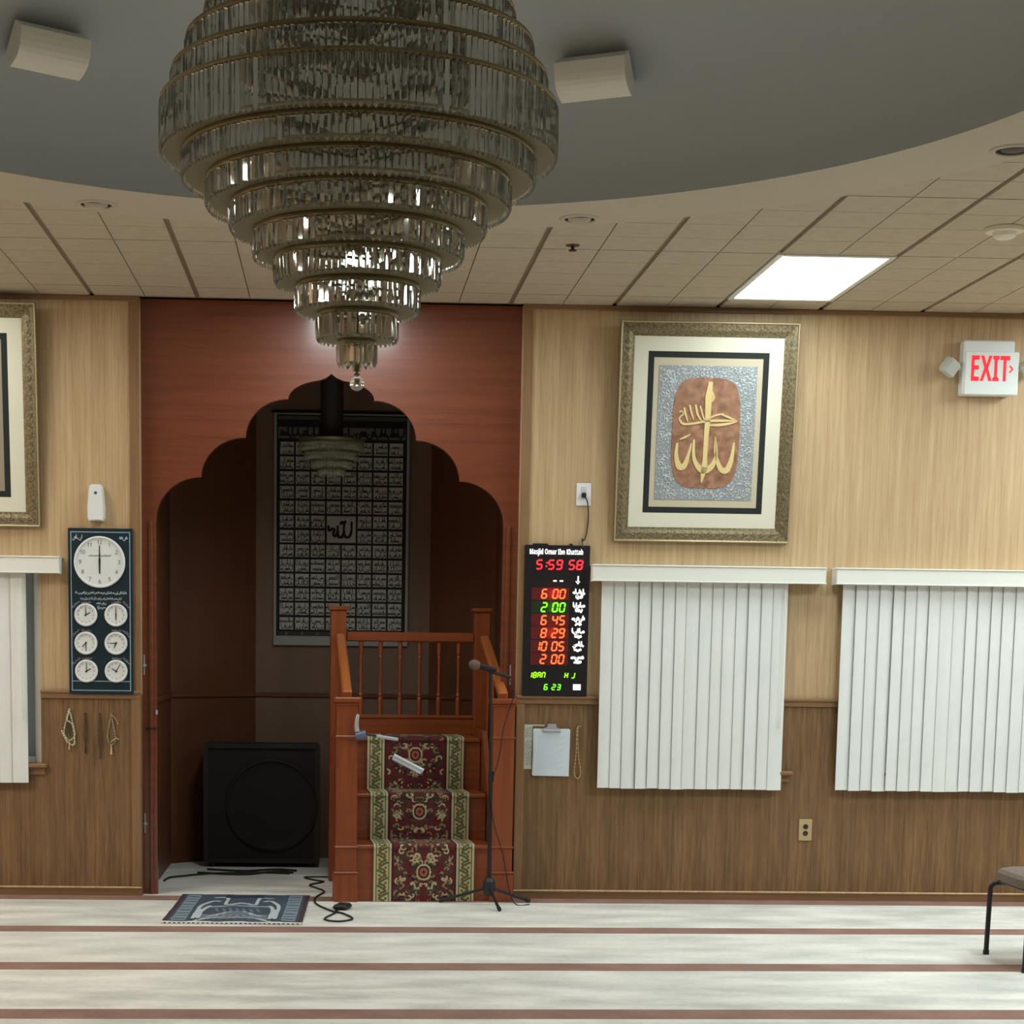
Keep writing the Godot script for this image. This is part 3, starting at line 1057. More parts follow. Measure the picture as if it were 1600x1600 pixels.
# ---------------------------------------------------------------- framed pictures
func picture_frame(t: Node3D, w: float, h: float) -> void:
	var bronze: StandardMaterial3D = mats.frame
	# four mitred mouldings with a raised outer bead and a sloping inner face
	var prof := [Vector2(0, 0), Vector2(0.0, 0.03), Vector2(0.006, 0.036), Vector2(0.014, 0.03), Vector2(0.05, 0.026), Vector2(0.07, 0.018), Vector2(0.084, 0.016), Vector2(0.084, 0.0)]
	for k in 4:
		var s := Shape.new()
		var horiz := k % 2 == 0
		var L := w if horiz else h
		var D := h if horiz else w
		var ang := [0.0, PI / 2, PI, -PI / 2][k] as float
		s.T = Transform3D(Basis(Vector3.BACK, ang), Vector3.ZERO)
		for i in prof.size() - 1:
			var a: Vector2 = prof[i]
			var b: Vector2 = prof[i + 1]
			var ya := -D * 0.5 + a.x
			var yb := -D * 0.5 + b.x
			var la := L * 0.5 - a.x
			var lb := L * 0.5 - b.x
			s.poly([Vector3(-la, ya, a.y), Vector3(la, ya, a.y), Vector3(lb, yb, b.y), Vector3(-lb, yb, b.y)], Vector3(0, -(b.y - a.y), b.x - a.x) + Vector3(0, -0.0001, 0.0001))
		put(s, "moulding", bronze, t)
		# bright outer bead
		s = Shape.new()
		s.T = Transform3D(Basis(Vector3.BACK, ang), Vector3.ZERO)
		s.tube(PackedVector3Array([Vector3(-L * 0.5 + 0.004, -D * 0.5 + 0.006, 0.034), Vector3(L * 0.5 - 0.004, -D * 0.5 + 0.006, 0.034)]), 0.0045, 6)
		put(s, "bead", mats.gilt, t)
		# pressed leaves along the moulding
		s = Shape.new()
		s.T = Transform3D(Basis(Vector3.BACK, ang), Vector3.ZERO)
		var n := int(L / 0.052)
		for q in n:
			var x := -L * 0.5 + 0.06 + (L - 0.12) * q / (n - 1)
			s.T = Transform3D(Basis(Vector3.BACK, ang), Vector3.ZERO) * Transform3D(Basis(Vector3.BACK, 0.5 if q % 2 == 0 else -0.5), Vector3(x, -D * 0.5 + 0.04, 0.026))
			s.box(Vector3.ZERO, Vector3(0.036, 0.013, 0.008), 0.004)
			s.box(Vector3(0, 0.012, -0.002), Vector3(0.014, 0.012, 0.007), 0.003)
		put(s, "leaf_relief", bronze, t)
	var s2 := Shape.new()
	s2.box(Vector3(0, 0, 0.004), Vector3(w - 0.02, h - 0.02, 0.008))
	put(s2, "backing", mats.black, t)

func rim(w: float, h: float, b: float, z0: float, z1: float) -> Shape:
	var s := Shape.new()
	s.span(Vector3(-w / 2, h / 2 - b, z0), Vector3(w / 2, h / 2, z1))
	s.span(Vector3(-w / 2, -h / 2, z0), Vector3(w / 2, -h / 2 + b, z1))
	s.span(Vector3(-w / 2, -h / 2 + b, z0), Vector3(-w / 2 + b, h / 2 - b, z1))
	s.span(Vector3(w / 2 - b, -h / 2 + b, z0), Vector3(w / 2, h / 2 - b, z1))
	return s

func relief_image(seed_: int, lo: Color, hi: Color) -> Image:
	var f := FastNoiseLite.new()
	f.seed = seed_
	f.noise_type = FastNoiseLite.TYPE_CELLULAR
	f.cellular_return_type = FastNoiseLite.RETURN_DISTANCE2_SUB
	f.frequency = 0.11
	var im := Image.create(256, 340, false, Image.FORMAT_RGB8)
	for y in 340:
		for x in 256:
			im.set_pixel(x, y, lo.lerp(hi, clampf(0.95 + f.get_noise_2d(x, y) * 1.1, 0, 1)))
	return im

func build_pictures() -> void:
	mats.frame = mottled(c8(92, 80, 58), c8(146, 130, 98), 41, 0.42, Vector3(0.16, 0.16, 0.16), 2.5, 2.5, 1.4, 192)
	mats.frame.metallic = 0.45
	mats.gilt = plain(c8(196, 178, 138), 0.35, 0.6)
	var cream := plain(c8(222, 218, 198), 0.85)
	var black := plain(c8(26, 30, 28), 0.8)
	var W := 1.035
	var Hh := 1.245
	for side in 2:
		var t: Node3D
		if side == 0:
			t = thing("framed_picture", "bronze framed gold calligraphy on copper with silver relief border", "picture", Vector3(2.124, 2.742, 0.055), "large framed pictures")
		else:
			t = thing("framed_picture", "bronze framed picture with cream mat above the blind beside the clock board", "picture", Vector3(-2.236, 2.772, 0.055), "large framed pictures")
		t.rotation.x = 0.075
		picture_frame(t, W, Hh)
		put(rim(W - 0.16, Hh - 0.16, 0.09, 0.008, 0.014), "mat", cream, t)
		put(rim(W - 0.334, Hh - 0.334, 0.034, 0.0085, 0.0145), "inner_mat", black, t)
		var s := Shape.new()
		s.box(Vector3(0, 0, 0.011), Vector3(W - 0.4, Hh - 0.4, 0.004))
		put(s, "picture_ground", plain(c8(196, 186, 160), 0.7) if side == 0 else plain(c8(150, 138, 122), 0.7), t)
		if side == 1:
			s = Shape.new()
			s.box(Vector3(0, 0, 0.014), Vector3(W - 0.46, Hh - 0.46, 0.003))
			put(s, "picture_sheet", plain(c8(128, 112, 96), 0.6), t)
			continue
		# silver relief border
		var silver := printed(relief_image(9, c8(140, 145, 147), c8(242, 244, 243)), 0.4)
		silver.metallic = 0.1
		silver.heightmap_enabled = true
		silver.heightmap_texture = ImageTexture.create_from_image(relief_image(9, Color.BLACK, Color.WHITE))
		silver.heightmap_scale = 0.4
		s = Shape.new()
		s.quad(Vector3(-0.285, -0.378, 0.016), Vector3(0.285, -0.378, 0.016), Vector3(0.285, 0.378, 0.016), Vector3(-0.285, 0.378, 0.016))
		s.box(Vector3(0, 0, 0.0144), Vector3(0.57, 0.756, 0.003))
		put(s, "silver_relief", silver, t)
		# scrolls standing proud of the silver
		s = Shape.new()
		var r := RandomNumberGenerator.new()
		r.seed = 4
		for k in 620:
			var c := Vector2(r.randf_range(-0.265, 0.265), r.randf_range(-0.358, 0.358))
			if pow(absf(c.x) / 0.215, 5.0) + pow(absf(c.y) / 0.325, 5.0) < 1.05: continue
			var a := r.randf_range(0, TAU)
			var p := []
			for j in 6:
				var q := a + j * 0.8
				p.append(Vector3(c.x + cos(q) * (0.015 - j * 0.002), c.y + sin(q) * (0.015 - j * 0.002), 0.0175))
			s.tube(curve(p, 2), 0.0022, 4)
		s.T = Transform3D.IDENTITY
		put(s, "silver_scrolls", plain(c8(214, 220, 222), 0.35, 0.4), t)
		# copper cartouche
		var cop := PackedVector2Array()
		for k in 48:
			var q := TAU * k / 48.0
			var cx := cos(q)
			var sy := sin(q)
			cop.append(Vector2(signf(cx) * pow(absf(cx), 0.5) * 0.197, signf(sy) * pow(absf(sy), 0.5) * 0.312))
		s = Shape.new()
		s.extrude(cop, 0.016, 0.019)
		var cm := mottled(c8(128, 88, 64), c8(174, 128, 100), 44, 0.45, Vector3(0.4, 0.4, 0.4), 2.0, 2.0, 1.3, 192)
		cm.uv1_world_triplanar = false
		put(s, "copper_ground", cm, t)
		# gold letters
		var gold := plain(c8(228, 204, 142), 0.45, 0.15)
		var K := 0.00088
		var strokes := [
			[[[700, 500], [690, 600], [690, 720], [685, 860], [683, 1000], [680, 1060], [665, 1150]], [26, 44, 36, 30, 30, 44, 4]],
			[[[745, 850], [752, 960], [790, 1055], [830, 1065], [858, 1000], [872, 885]], [8, 18, 34, 40, 30, 10]],
			[[[605, 870], [608, 980], [640, 1045], [685, 1070], [735, 1035], [757, 960], [745, 850]], [12, 22, 34, 44, 34, 18, 8]],
			[[[495, 895], [492, 980], [515, 1045], [548, 1040], [572, 970], [590, 895]], [14, 26, 42, 36, 20, 8]],
			[[[510, 872], [545, 858], [580, 838]], [6, 14, 6]],
			[[[500, 742], [530, 772], [600, 768], [690, 752], [780, 748], [885, 748]], [10, 16, 14, 14, 16, 6]],
			[[[690, 778], [760, 776], [830, 766], [885, 752]], [6, 18, 16, 4]],
			[[[780, 712], [820, 722], [880, 748]], [6, 14, 8]],
			[[[690, 740], [740, 715], [790, 706], [800, 720]], [6, 12, 10, 4]],
			[[[530, 668], [545, 720], [560, 760]], [12, 12, 6]],
			[[[566, 650], [580, 700], [598, 745]], [12, 12, 6]],
			[[[606, 648], [622, 710], [655, 760]], [12, 14, 6]],
			[[[636, 655], [650, 700], [668, 745]], [10, 10, 6]],
			[[[500, 700], [515, 690], [528, 710], [512, 722], [500, 740]], [8, 8, 8, 8, 8]],
			[[[712, 560], [722, 600], [712, 630]], [6, 16, 4]]]
		s = Shape.new()
		for q in strokes:
			var p := []
			for xy in q[0]: p.append(Vector2((xy[0] - 682) * K, (830 - xy[1]) * K))
			var ws := []
			for w_ in q[1]: ws.append(w_ * K)
			s.stroke(curve2(p, 5), ws, 0.018, 0.024)
		put(s, "gold_lettering", gold, t)

# ---------------------------------------------------------------- clock board
func dial(t: Node3D, called: String, c: Vector2, r: float, hour: float, minute: float, big: bool) -> void:
	var s := Shape.new()
	s.T = Transform3D(Basis(Vector3.RIGHT, PI / 2), Vector3(c.x, c.y, 0))
	s.lathe([Vector2(r, 0.03), Vector2(r, 0.045), Vector2(r - 0.004, 0.05), Vector2(r - 0.01, 0.05), Vector2(r - 0.013, 0.044), Vector2(r - 0.013, 0.04)], 40)
	var d := put(s, called, mats.white, t)
	s = Shape.new()
	s.T = Transform3D(Basis(Vector3.RIGHT, PI / 2), Vector3(c.x, c.y, 0))
	s.lathe([Vector2(r - 0.012, 0.032), Vector2(r - 0.012, 0.041), Vector2(0.0, 0.041)], 40)
	put(s, "dial_face", plain(c8(224, 228, 226), 0.5), d)
	s = Shape.new()
	for hnd in [[hour / 12.0, 0.5, 0.011 if big else 0.007], [minute / 60.0, 0.72, 0.008 if big else 0.005]]:
		var a: float = TAU * hnd[0]
		var dir := Vector2(sin(a), cos(a))
		s.stroke(PackedVector2Array([c - dir * r * 0.12, c + dir * r * float(hnd[1]) * 0.9]), [float(hnd[2]), float(hnd[2]) * 0.55], 0.0425, 0.0445)
	put(s, "hands", mats.black, d)
	if big:
		for k in range(1, 13):
			var a := TAU * k / 12.0
			text("numeral", str(k), 0.032, 0.9, Vector3(c.x + sin(a) * r * 0.76, c.y + cos(a) * r * 0.76, 0.0418), plain(c8(96, 98, 98), 0.7), d, false, 0.001)
		s = Shape.new()
		script_mesh(s, rng, c.x - 0.06, c.x + 0.065, c.y + 0.034, 0.009, 0.0022, 0.041, 0.0418)
		put(s, "dial_print", plain(c8(120, 122, 122), 0.7), d)
	else:
		s = Shape.new()
		for k in 12:
			var a := TAU * k / 12.0
			var dir := Vector2(sin(a), cos(a))
			s.stroke(PackedVector2Array([c + dir * r * 0.62, c + dir * r * 0.74]), [0.003, 0.003], 0.041, 0.0418)
		put(s, "hour_marks", plain(c8(110, 112, 112), 0.7), d)

func build_prayer_clock() -> void:
	var t := thing("prayer_clock", "tall dark teal board with one large and six small white clock dials", "clock", Vector3(-1.377, 1.67, 0.0))
	var s := Shape.new()
	s.box(Vector3(0, 0, 0.016), Vector3(0.374, 0.957, 0.032), 0.004)
	put(s, "board", plain(c8(22, 44, 52), 0.35), t)
	put(rim(0.344, 0.917, 0.005, 0.031, 0.0335), "border_line", mats.silver_line, t)
	s = Shape.new()
	s.span(Vector3(-0.167, -0.405, 0.031), Vector3(0.167, -0.4, 0.0335))
	put(s, "border_line", mats.silver_line, t)
	dial(t, "large_dial", Vector2(-0.004, 0.285), 0.148, 6, 0, true)
	var small := [[-0.086, -0.019, 2.0, 0.0], [0.088, -0.018, 6.0, 0.0], [-0.087, -0.182, 7.5, 30.0], [0.087, -0.181, 6.75, 45.0], [-0.085, -0.344, 2.0, 0.0], [0.087, -0.343, 10.1, 5.0]]
	for q in small: dial(t, "small_dial", Vector2(q[0], q[1]), 0.066, q[2], q[3], false)
	var wht := plain(c8(190, 200, 204), 0.5)
	s = Shape.new()
	script_mesh(s, rng, -0.15, 0.15, 0.105, 0.014, 0.003, 0.031, 0.033)
	script_mesh(s, rng, -0.12, 0.12, 0.072, 0.013, 0.0022, 0.031, 0.033)
	put(s, "script_line", wht, t)
	s = Shape.new()
	script_mesh(s, rng, -0.158, -0.105, 0.418, 0.026, 0.004, 0.031, 0.033)
	script_mesh(s, rng, 0.105, 0.158, 0.418, 0.026, 0.004, 0.031, 0.033)
	script_mesh(s, rng, -0.03, 0.03, 0.045, 0.016, 0.0035, 0.031, 0.033)
	script_mesh(s, rng, -0.025, 0.028, 0.02, 0.016, 0.0035, 0.031, 0.033)
	put(s, "script_word", wht, t)
	s = Shape.new()
	for q in small:
		script_mesh(s, rng, float(q[0]) - 0.028, float(q[0]) + 0.03, float(q[1]) + 0.07, 0.012, 0.003, 0.031, 0.033)
		# slanted word at the outer shoulder of each dial
		var sg: float = signf(q[0])
		s.T = Transform3D(Basis(Vector3.BACK, -0.75 * sg), Vector3(float(q[0]) + 0.06 * sg, float(q[1]) + 0.056, 0))
		script_mesh(s, rng, -0.03, 0.03, 0.0, 0.012, 0.003, 0.031, 0.033)
		s.T = Transform3D.IDENTITY
	put(s, "dial_caption", plain(c8(150, 140, 146), 0.5), t)

# ---------------------------------------------------------------- LED board
const SEG := {"0": "abcdef", "1": "bc", "2": "abged", "3": "abgcd", "4": "fgbc", "5": "afgcd", "6": "afgedc", "7": "abc", "8": "abcdefg", "9": "abcdfg", "-": "g", "B": "abcdefg", "A": "abcefg", "N": "abcef", "H": "bcefg", "J": "bcd"}

func segments(s: Shape, words: String, x: float, y: float, w: float, h: float, pitch: float, th: float) -> void:
	for ch in words:
		if ch == ":":
			for dy in [-0.2, 0.2]:
				s.box(Vector3(x - w * 0.18 + dy * h * 0.15, y + h * dy, 0.0355), Vector3(th, th, 0.003))
			x += pitch * 0.45
			continue
		if ch == " ":
			x += pitch * 0.55
			continue
		if SEG.has(ch):
			for c in SEG[ch]:
				var a: Vector2
				var b: Vector2
				match c:
					"a": a = Vector2(-0.42, 0.5); b = Vector2(0.42, 0.5)
					"g": a = Vector2(-0.42, 0); b = Vector2(0.42, 0)
					"d": a = Vector2(-0.42, -0.5); b = Vector2(0.42, -0.5)
					"f": a = Vector2(-0.5, 0.46); b = Vector2(-0.5, 0.05)
					"b": a = Vector2(0.5, 0.46); b = Vector2(0.5, 0.05)
					"e": a = Vector2(-0.5, -0.05); b = Vector2(-0.5, -0.46)
					"c": a = Vector2(0.5, -0.05); b = Vector2(0.5, -0.46)
				var pa := Vector2(x + a.x * w + a.y * h * 0.16, y + a.y * h)
				var pb := Vector2(x + b.x * w + b.y * h * 0.16, y + b.y * h)
				s.stroke(PackedVector2Array([pa, pb]), [th, th], 0.034, 0.037)
		x += pitch

func build_led_board() -> void:
	var t := thing("led_prayer_board", "tall black prayer time board with glowing red and green digits", "clock", Vector3(1.282, 1.652, 0.0))
	var s := Shape.new()
	s.box(Vector3(0, 0, 0.016), Vector3(0.384, 0.878, 0.032), 0.003)
	put(s, "board", plain(c8(24, 20, 22), 0.4), t)
	s = Shape.new()
	s.box(Vector3(-0.1, 0.442, 0.016), Vector3(0.09, 0.012, 0.024), 0.002)
	put(s, "hanger", mats.black, t)
	s = Shape.new()
	s.box(Vector3(0.08, 0.442, 0.016), Vector3(0.02, 0.014, 0.02), 0.002)
	put(s, "hanger", mats.black, t)
	var white := glow(Color(1, 1, 1), 1.1)
	text("header_lettering", "Masjid Omar Ibn Khattab", 0.042, 0.62, Vector3(-0.007, 0.4, 0.0335), white, t)
	var red := glow(Color(1.0, 0.4, 0.2), 1.6)
	var pink := glow(Color(1.0, 0.16, 0.2), 2.0)
	var green := glow(Color(0.5, 1.0, 0.2), 1.0)
	var lime := glow(Color(0.62, 1.0, 0.08), 1.1)
	s = Shape.new()
	segments(s, "5:59", -0.105, 0.326, 0.03, 0.05, 0.048, 0.0085)
	put(s, "time_digits", pink, t)
	s = Shape.new()
	segments(s, "58", 0.085, 0.326, 0.03, 0.05, 0.046, 0.0085)
	put(s, "time_digits", pink, t)
	s = Shape.new()
	segments(s, "--", -0.012, 0.232, 0.024, 0.046, 0.038, 0.008)
	put(s, "dash_digits", white, t)
	var rows := [["6 00", 0.157, red, 0], ["2 00", 0.079, green, 0], ["6 45", 0.004, red, 0], ["8 29", -0.071, red, 0], ["10 05", -0.148, red, 1], ["2 00", -0.223, red, 0]]
	for q in rows:
		# added glowing plate behind each row: halo of the digits as colour
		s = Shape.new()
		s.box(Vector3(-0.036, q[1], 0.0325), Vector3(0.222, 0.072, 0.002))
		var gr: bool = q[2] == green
		put(s, "row_halo", glow(Color(0.05, 0.13, 0.02) if gr else Color(0.3, 0.02, 0.015), 0.25), t)
		s = Shape.new()
		segments(s, q[0], -0.072 - 0.036 * float(q[3]), q[1], 0.027, 0.05, 0.042 if q[3] == 0 else 0.040, 0.0085)
		put(s, "row_digits", q[2], t)
	s = Shape.new()
	segments(s, "1BAN", -0.145, -0.317, 0.016, 0.03, 0.026, 0.006)
	put(s, "date_digits", lime, t)
	s = Shape.new()
	segments(s, "H J", 0.068, -0.317, 0.016, 0.03, 0.026, 0.006)
	put(s, "date_digits", lime, t)
	s = Shape.new()
	segments(s, "6 23", -0.052, -0.387, 0.018, 0.03, 0.03, 0.006)
	put(s, "date_digits", green, t)
	# backlit names of the prayers
	var r := RandomNumberGenerator.new()
	r.seed = 8
	s = Shape.new()
	s.stroke(PackedVector2Array([Vector2(0.125, 0.262), Vector2(0.124, 0.23)]), [0.007, 0.009], 0.032, 0.0345)
	s.stroke(PackedVector2Array([Vector2(0.111, 0.232), Vector2(0.124, 0.218), Vector2(0.135, 0.232)]), [0.004, 0.009, 0.004], 0.032, 0.0345)
	put(s, "arrow_mark", white, t)
	for y in [0.157, 0.079, 0.004, -0.071, -0.148, -0.223]:
		s = Shape.new()
		script_mesh(s, r, 0.096, 0.168, y + 0.004, 0.028, 0.010, 0.032, 0.0345)
		script_mesh(s, r, 0.11, 0.152, y - 0.022, 0.016, 0.009, 0.032, 0.0345)
		put(s, "prayer_name", white, t)
	s = Shape.new()
	s.box(Vector3(0.132, -0.386, 0.0335), Vector3(0.045, 0.034, 0.002))
	put(s, "label_window", white, t)
	for q in [[0.16, 0.3, Color(1, 0.2, 0.15), -0.02], [-0.07, 0.3, Color(1, 0.2, 0.15), -0.02], [0.079, 0.12, Color(0.5, 1, 0.2), -0.02]]:
		var l := OmniLight3D.new()
		l.name = "digit_glow"
		l.light_color = q[2]
		l.light_energy = q[1] * 0.02
		l.light_size = 0.03
		l.omni_range = 20.0
		l.shadow_enabled = true
		t.add_child(l)
		l.position = Vector3(q[3], q[0], 0.06)
	# cord from the socket above
	var cd := thing("power_cord", "thin brown cord hanging from the white socket to the prayer board", "cord", Vector3(1.44, 2.1, 0.0))
	s = Shape.new()
	s.tube(curve([Vector3(-0.01, 0.278, 0.03), Vector3(0.012, 0.24, 0.022), Vector3(0.02, 0.15, 0.012), Vector3(0.012, 0.06, 0.012), Vector3(-0.004, 0.02, 0.02), Vector3(-0.014, 0.032, 0.02), Vector3(-0.012, 0.004, 0.02), Vector3(-0.01, -0.02, 0.0365)], 5), 0.004, 6)
	put(s, "cable", plain(c8(52, 38, 26), 0.6), cd)
	s = Shape.new()
	s.box(Vector3(-0.01, 0.28, 0.022), Vector3(0.026, 0.03, 0.026), 0.005)
	put(s, "plug", mats.black, cd)

# ---------------------------------------------------------------- small things on the wall
func bead_loop(t: Node3D, pts: Array, r: float, m: Material, closed := true) -> void:
	var c := curve(pts, 6)
	var s := Shape.new()
	var acc := 0.0
	var last := c[0]
	for i in range(c.size()):
		acc += c[i].distance_to(last)
		last = c[i]
		if i > 0 and acc < r * 1.7: continue
		acc = 0.0
		s.T = Transform3D(Basis.IDENTITY, c[i])
		s.lathe([Vector2(0, -r), Vector2(r * 0.87, -r * 0.5), Vector2(r * 0.87, r * 0.5), Vector2(0, r)], 6, true)
	s.T = Transform3D.IDENTITY
	s.tube(c, r * 0.35, 4)
	var o := put(s, "bead_string", m, t)
	o.set_meta("kind", "stuff")

func build_wall_items() -> void:
	var s: Shape
	# air freshener
	var t := thing("air_freshener", "white plastic air freshener dispenser above the dark clock board", "air freshener", Vector3(-1.398, 2.19, 0))
	s = Shape.new()
	var out := PackedVector2Array()
	for q in [[-0.042, 0.0], [0.042, 0.0], [0.048, 0.02], [0.049, 0.08], [0.041, 0.165], [0.036, 0.195], [0.026, 0.206], [-0.026, 0.206], [-0.036, 0.195], [-0.041, 0.165], [-0.049, 0.08], [-0.048, 0.02]]:
		out.append(Vector2(q[0], q[1]))
	s.extrude(out, 0.0, 0.055)
	var body := put(s, "body", mats.white, t)
	s = Shape.new()
	var inn := PackedVector2Array()
	for p in out: inn.append(Vector2(p.x * 0.86, 0.012 + (p.y - 0.012) * 0.93 + 0.004))
	s.extrude(inn, 0.055, 0.066)
	put(s, "front_cover", mats.white, body)
	s = Shape.new()
	s.T = Transform3D(Basis(Vector3.RIGHT, PI / 2), Vector3(0, 0.157, 0))
	s.lathe([Vector2(0.009, 0.066), Vector2(0.009, 0.068), Vector2(0, 0.068)], 12)
	put(s, "nozzle", plain(c8(70, 84, 88), 0.5), t)
	# prayer beads on their nails
	var sets := [[-1.57, 1.10, c8(202, 206, 176), "pale green prayer beads on the first nail beside the blind", 0.055], [-1.476, 1.08, c8(70, 48, 44), "dark brown prayer beads hanging under the middle of the clock board", 0.012], [-1.394, 1.08, c8(86, 68, 50), "small tan and brown prayer beads with tassel under the clock board", 0.012], [-1.325, 1.075, c8(160, 148, 124), "grey beige prayer beads on the nail nearest the niche", 0.04]]
	for i in 4:
		var q: Array = sets[i]
		var b := thing("prayer_beads", q[3], "prayer beads", Vector3(q[0], q[1], 0.0), "prayer beads on nails below the clock board")
		var w: float = q[4]
		var col := plain(q[2], 0.35)
		var len_ := 0.18 if i != 2 else 0.21
		bead_loop(b, [Vector3(0, 0, 0.012), Vector3(-w * 0.25, -0.05, 0.012), Vector3(-w * 0.55, -len_ * 0.75, 0.012), Vector3(0.0, -len_, 0.012), Vector3(w * 0.6, -len_ * 0.8, 0.012), Vector3(w * 0.25, -0.05, 0.012), Vector3(0, 0, 0.012)], 0.0055, col)
		if i == 0:
			bead_loop(b, [Vector3(0.004, 0, 0.02), Vector3(-0.01, -0.06, 0.02), Vector3(0.02, -0.09, 0.02), Vector3(0.03, -0.2, 0.02), Vector3(-0.01, -0.19, 0.02), Vector3(-0.045, -0.12, 0.02)], 0.0058, plain(c8(214, 206, 178), 0.35))
			bead_loop(b, [Vector3(0.0, -0.04, 0.016), Vector3(-0.008, -0.11, 0.016), Vector3(0.008, -0.15, 0.016), Vector3(0.012, -0.08, 0.016)], 0.005, plain(c8(30, 62, 44), 0.35))
		if i == 3:
			bead_loop(b, [Vector3(0.0, 0.0, 0.018), Vector3(0.03, -0.03, 0.018), Vector3(0.04, -0.06, 0.018)], 0.004, plain(c8(190, 160, 120), 0.35))
			bead_loop(b, [Vector3(0.0, -0.16, 0.018), Vector3(0.03, -0.14, 0.018), Vector3(0.045, -0.15, 0.018)], 0.004, plain(c8(196, 188, 168), 0.35))
		s = Shape.new()
		s.tube(PackedVector3Array([Vector3(0, 0.002, 0), Vector3(0, 0.005, 0.026)]), 0.0025, 6)
		put(s, "nail", mats.steel, b)
		s = Shape.new()
		s.tube(PackedVector3Array([Vector3(0, -len_, 0.012), Vector3(0.0, -len_ - 0.055, 0.012)]), 0.003, 6, false, 0.007)
		put(s, "tassel", plain([c8(196, 170, 130), c8(60, 50, 48), c8(92, 80, 70), c8(214, 190, 150)][i], 0.8), b)
	# white socket above the LED board
	t = thing("wall_socket", "white wall socket plate with a plugged cord above the prayer board", "socket", Vector3(1.431, 2.386, 0))
	s = Shape.new()
	s.box(Vector3(0, 0, 0.004), Vector3(0.086, 0.13, 0.008), 0.003)
	put(s, "plate", mats.white, t)
	s = Shape.new()
	s.box(Vector3(0, 0.028, 0.009), Vector3(0.03, 0.036, 0.003), 0.001)
	put(s, "receptacle", plain(c8(206, 208, 206), 0.4), t)
	# beige duplex outlet low on the wall
	t = thing("wall_outlet", "beige outlet plate with two dark sockets low on the wainscot", "socket", Vector3(2.817, 0.428, 0))
	s = Shape.new()
	s.box(Vector3(0, 0, 0.004), Vector3(0.08, 0.13, 0.008), 0.003)
	put(s, "plate", plain(c8(186, 166, 124), 0.4), t)
	for y in [0.02, -0.02]:
		s = Shape.new()
		s.T = Transform3D(Basis(Vector3.RIGHT, PI / 2), Vector3(0, y, 0))
		s.lathe([Vector2(0.016, 0.006), Vector2(0.016, 0.0095), Vector2(0, 0.0095)], 14)
		put(s, "receptacle", plain(c8(58, 34, 18), 0.5), t)
	# papers
	t = thing("paper_sheet", "printed paper sheet taped behind the clipboard on the wainscot", "paper", Vector3(1.155, 0.91, 0))
	var im := Image.create(96, 150, false, Image.FORMAT_RGB8)
	im.fill(c8(196, 200, 182))
	var r := RandomNumberGenerator.new()
	r.seed = 3
	for k in 26:
		if k == 7 or k == 8: continue
		var x := 16
		while x < 80:
			var w := r.randi_range(3, 10)
			im.fill_rect(Rect2i(x, 10 + k * 5, w, 2), c8(118, 128, 118))
			x += w + r.randi_range(2, 5)
	s = Shape.new()
	s.quad(Vector3(-0.077, -0.132, 0.002), Vector3(0.077, -0.132, 0.002), Vector3(0.077, 0.132, 0.002), Vector3(-0.077, 0.132, 0.002))
	s.poly([Vector3(-0.077, -0.132, 0.0005), Vector3(0.077, -0.132, 0.0005), Vector3(0.077, 0.132, 0.0005), Vector3(-0.077, 0.132, 0.0005)], Vector3.FORWARD)
	put(s, "sheet", printed(im), t)
	t = thing("clipboard", "clipboard with white papers and a steel clip hanging on the wainscot", "clipboard", Vector3(1.272, 0.89, 0))
	t.rotation.z = -0.012
	s = Shape.new()
	s.box(Vector3(0, 0, 0.006), Vector3(0.222, 0.285, 0.004), 0.001)
	put(s, "board", plain(c8(110, 80, 50), 0.6), t)
	im = Image.create(128, 166, false, Image.FORMAT_RGB8)
	im.fill(c8(214, 224, 232))
	for k in 24: im.fill_rect(Rect2i(12, 24 + k * 5, 100 - (k * 37) % 30, 1), c8(178, 192, 206))
	for k in 4:
		s = Shape.new()
		s.T = Transform3D(Basis(Vector3.BACK, [0.02, -0.015, 0.008, 0.0][k]), Vector3(0.001 * k, -0.006 - 0.002 * k, 0))
		s.quad(Vector3(-0.108, -0.14, 0.0085 + 0.001 * k), Vector3(0.108, -0.14, 0.0085 + 0.001 * k), Vector3(0.108, 0.134, 0.0085 + 0.001 * k), Vector3(-0.108, 0.134, 0.0085 + 0.001 * k))
		put(s, "paper", printed(im) if k == 3 else mats.paper, t)
	s = Shape.new()
	var clip := PackedVector2Array([Vector2(-0.055, 0.11), Vector2(0.055, 0.11), Vector2(0.05, 0.13), Vector2(0.028, 0.138), Vector2(0.024, 0.158), Vector2(-0.024, 0.158), Vector2(-0.028, 0.138), Vector2(-0.05, 0.13)])
	s.extrude(clip, 0.012, 0.02)
	s.tube(PackedVector3Array([Vector3(-0.05, 0.118, 0.02), Vector3(0.05, 0.118, 0.02)]), 0.007, 8)
	put(s, "clip", mats.steel, t)
	t = thing("prayer_beads", "long beige prayer beads hanging beside the clipboard", "prayer beads", Vector3(1.43, 1.03, 0))
	bead_loop(t, [Vector3(0.012, 0.004, 0.012), Vector3(-0.006, -0.01, 0.012), Vector3(-0.008, -0.15, 0.012), Vector3(-0.016, -0.27, 0.012), Vector3(0.004, -0.305, 0.012), Vector3(0.022, -0.27, 0.012), Vector3(0.004, -0.15, 0.012), Vector3(0.0, -0.01, 0.012), Vector3(0.012, 0.004, 0.012)], 0.0042, plain(c8(206, 172, 128), 0.4))
	s = Shape.new()
	s.tube(PackedVector3Array([Vector3(0.004, 0.006, 0), Vector3(0.004, 0.008, 0.024)]), 0.0025, 6)
	put(s, "nail", mats.steel, t)
	# exit sign with emergency lamps
	t = thing("exit_sign", "white exit sign with red letters and small emergency lamp heads", "exit sign", Vector3(3.775, 3.14, 0))
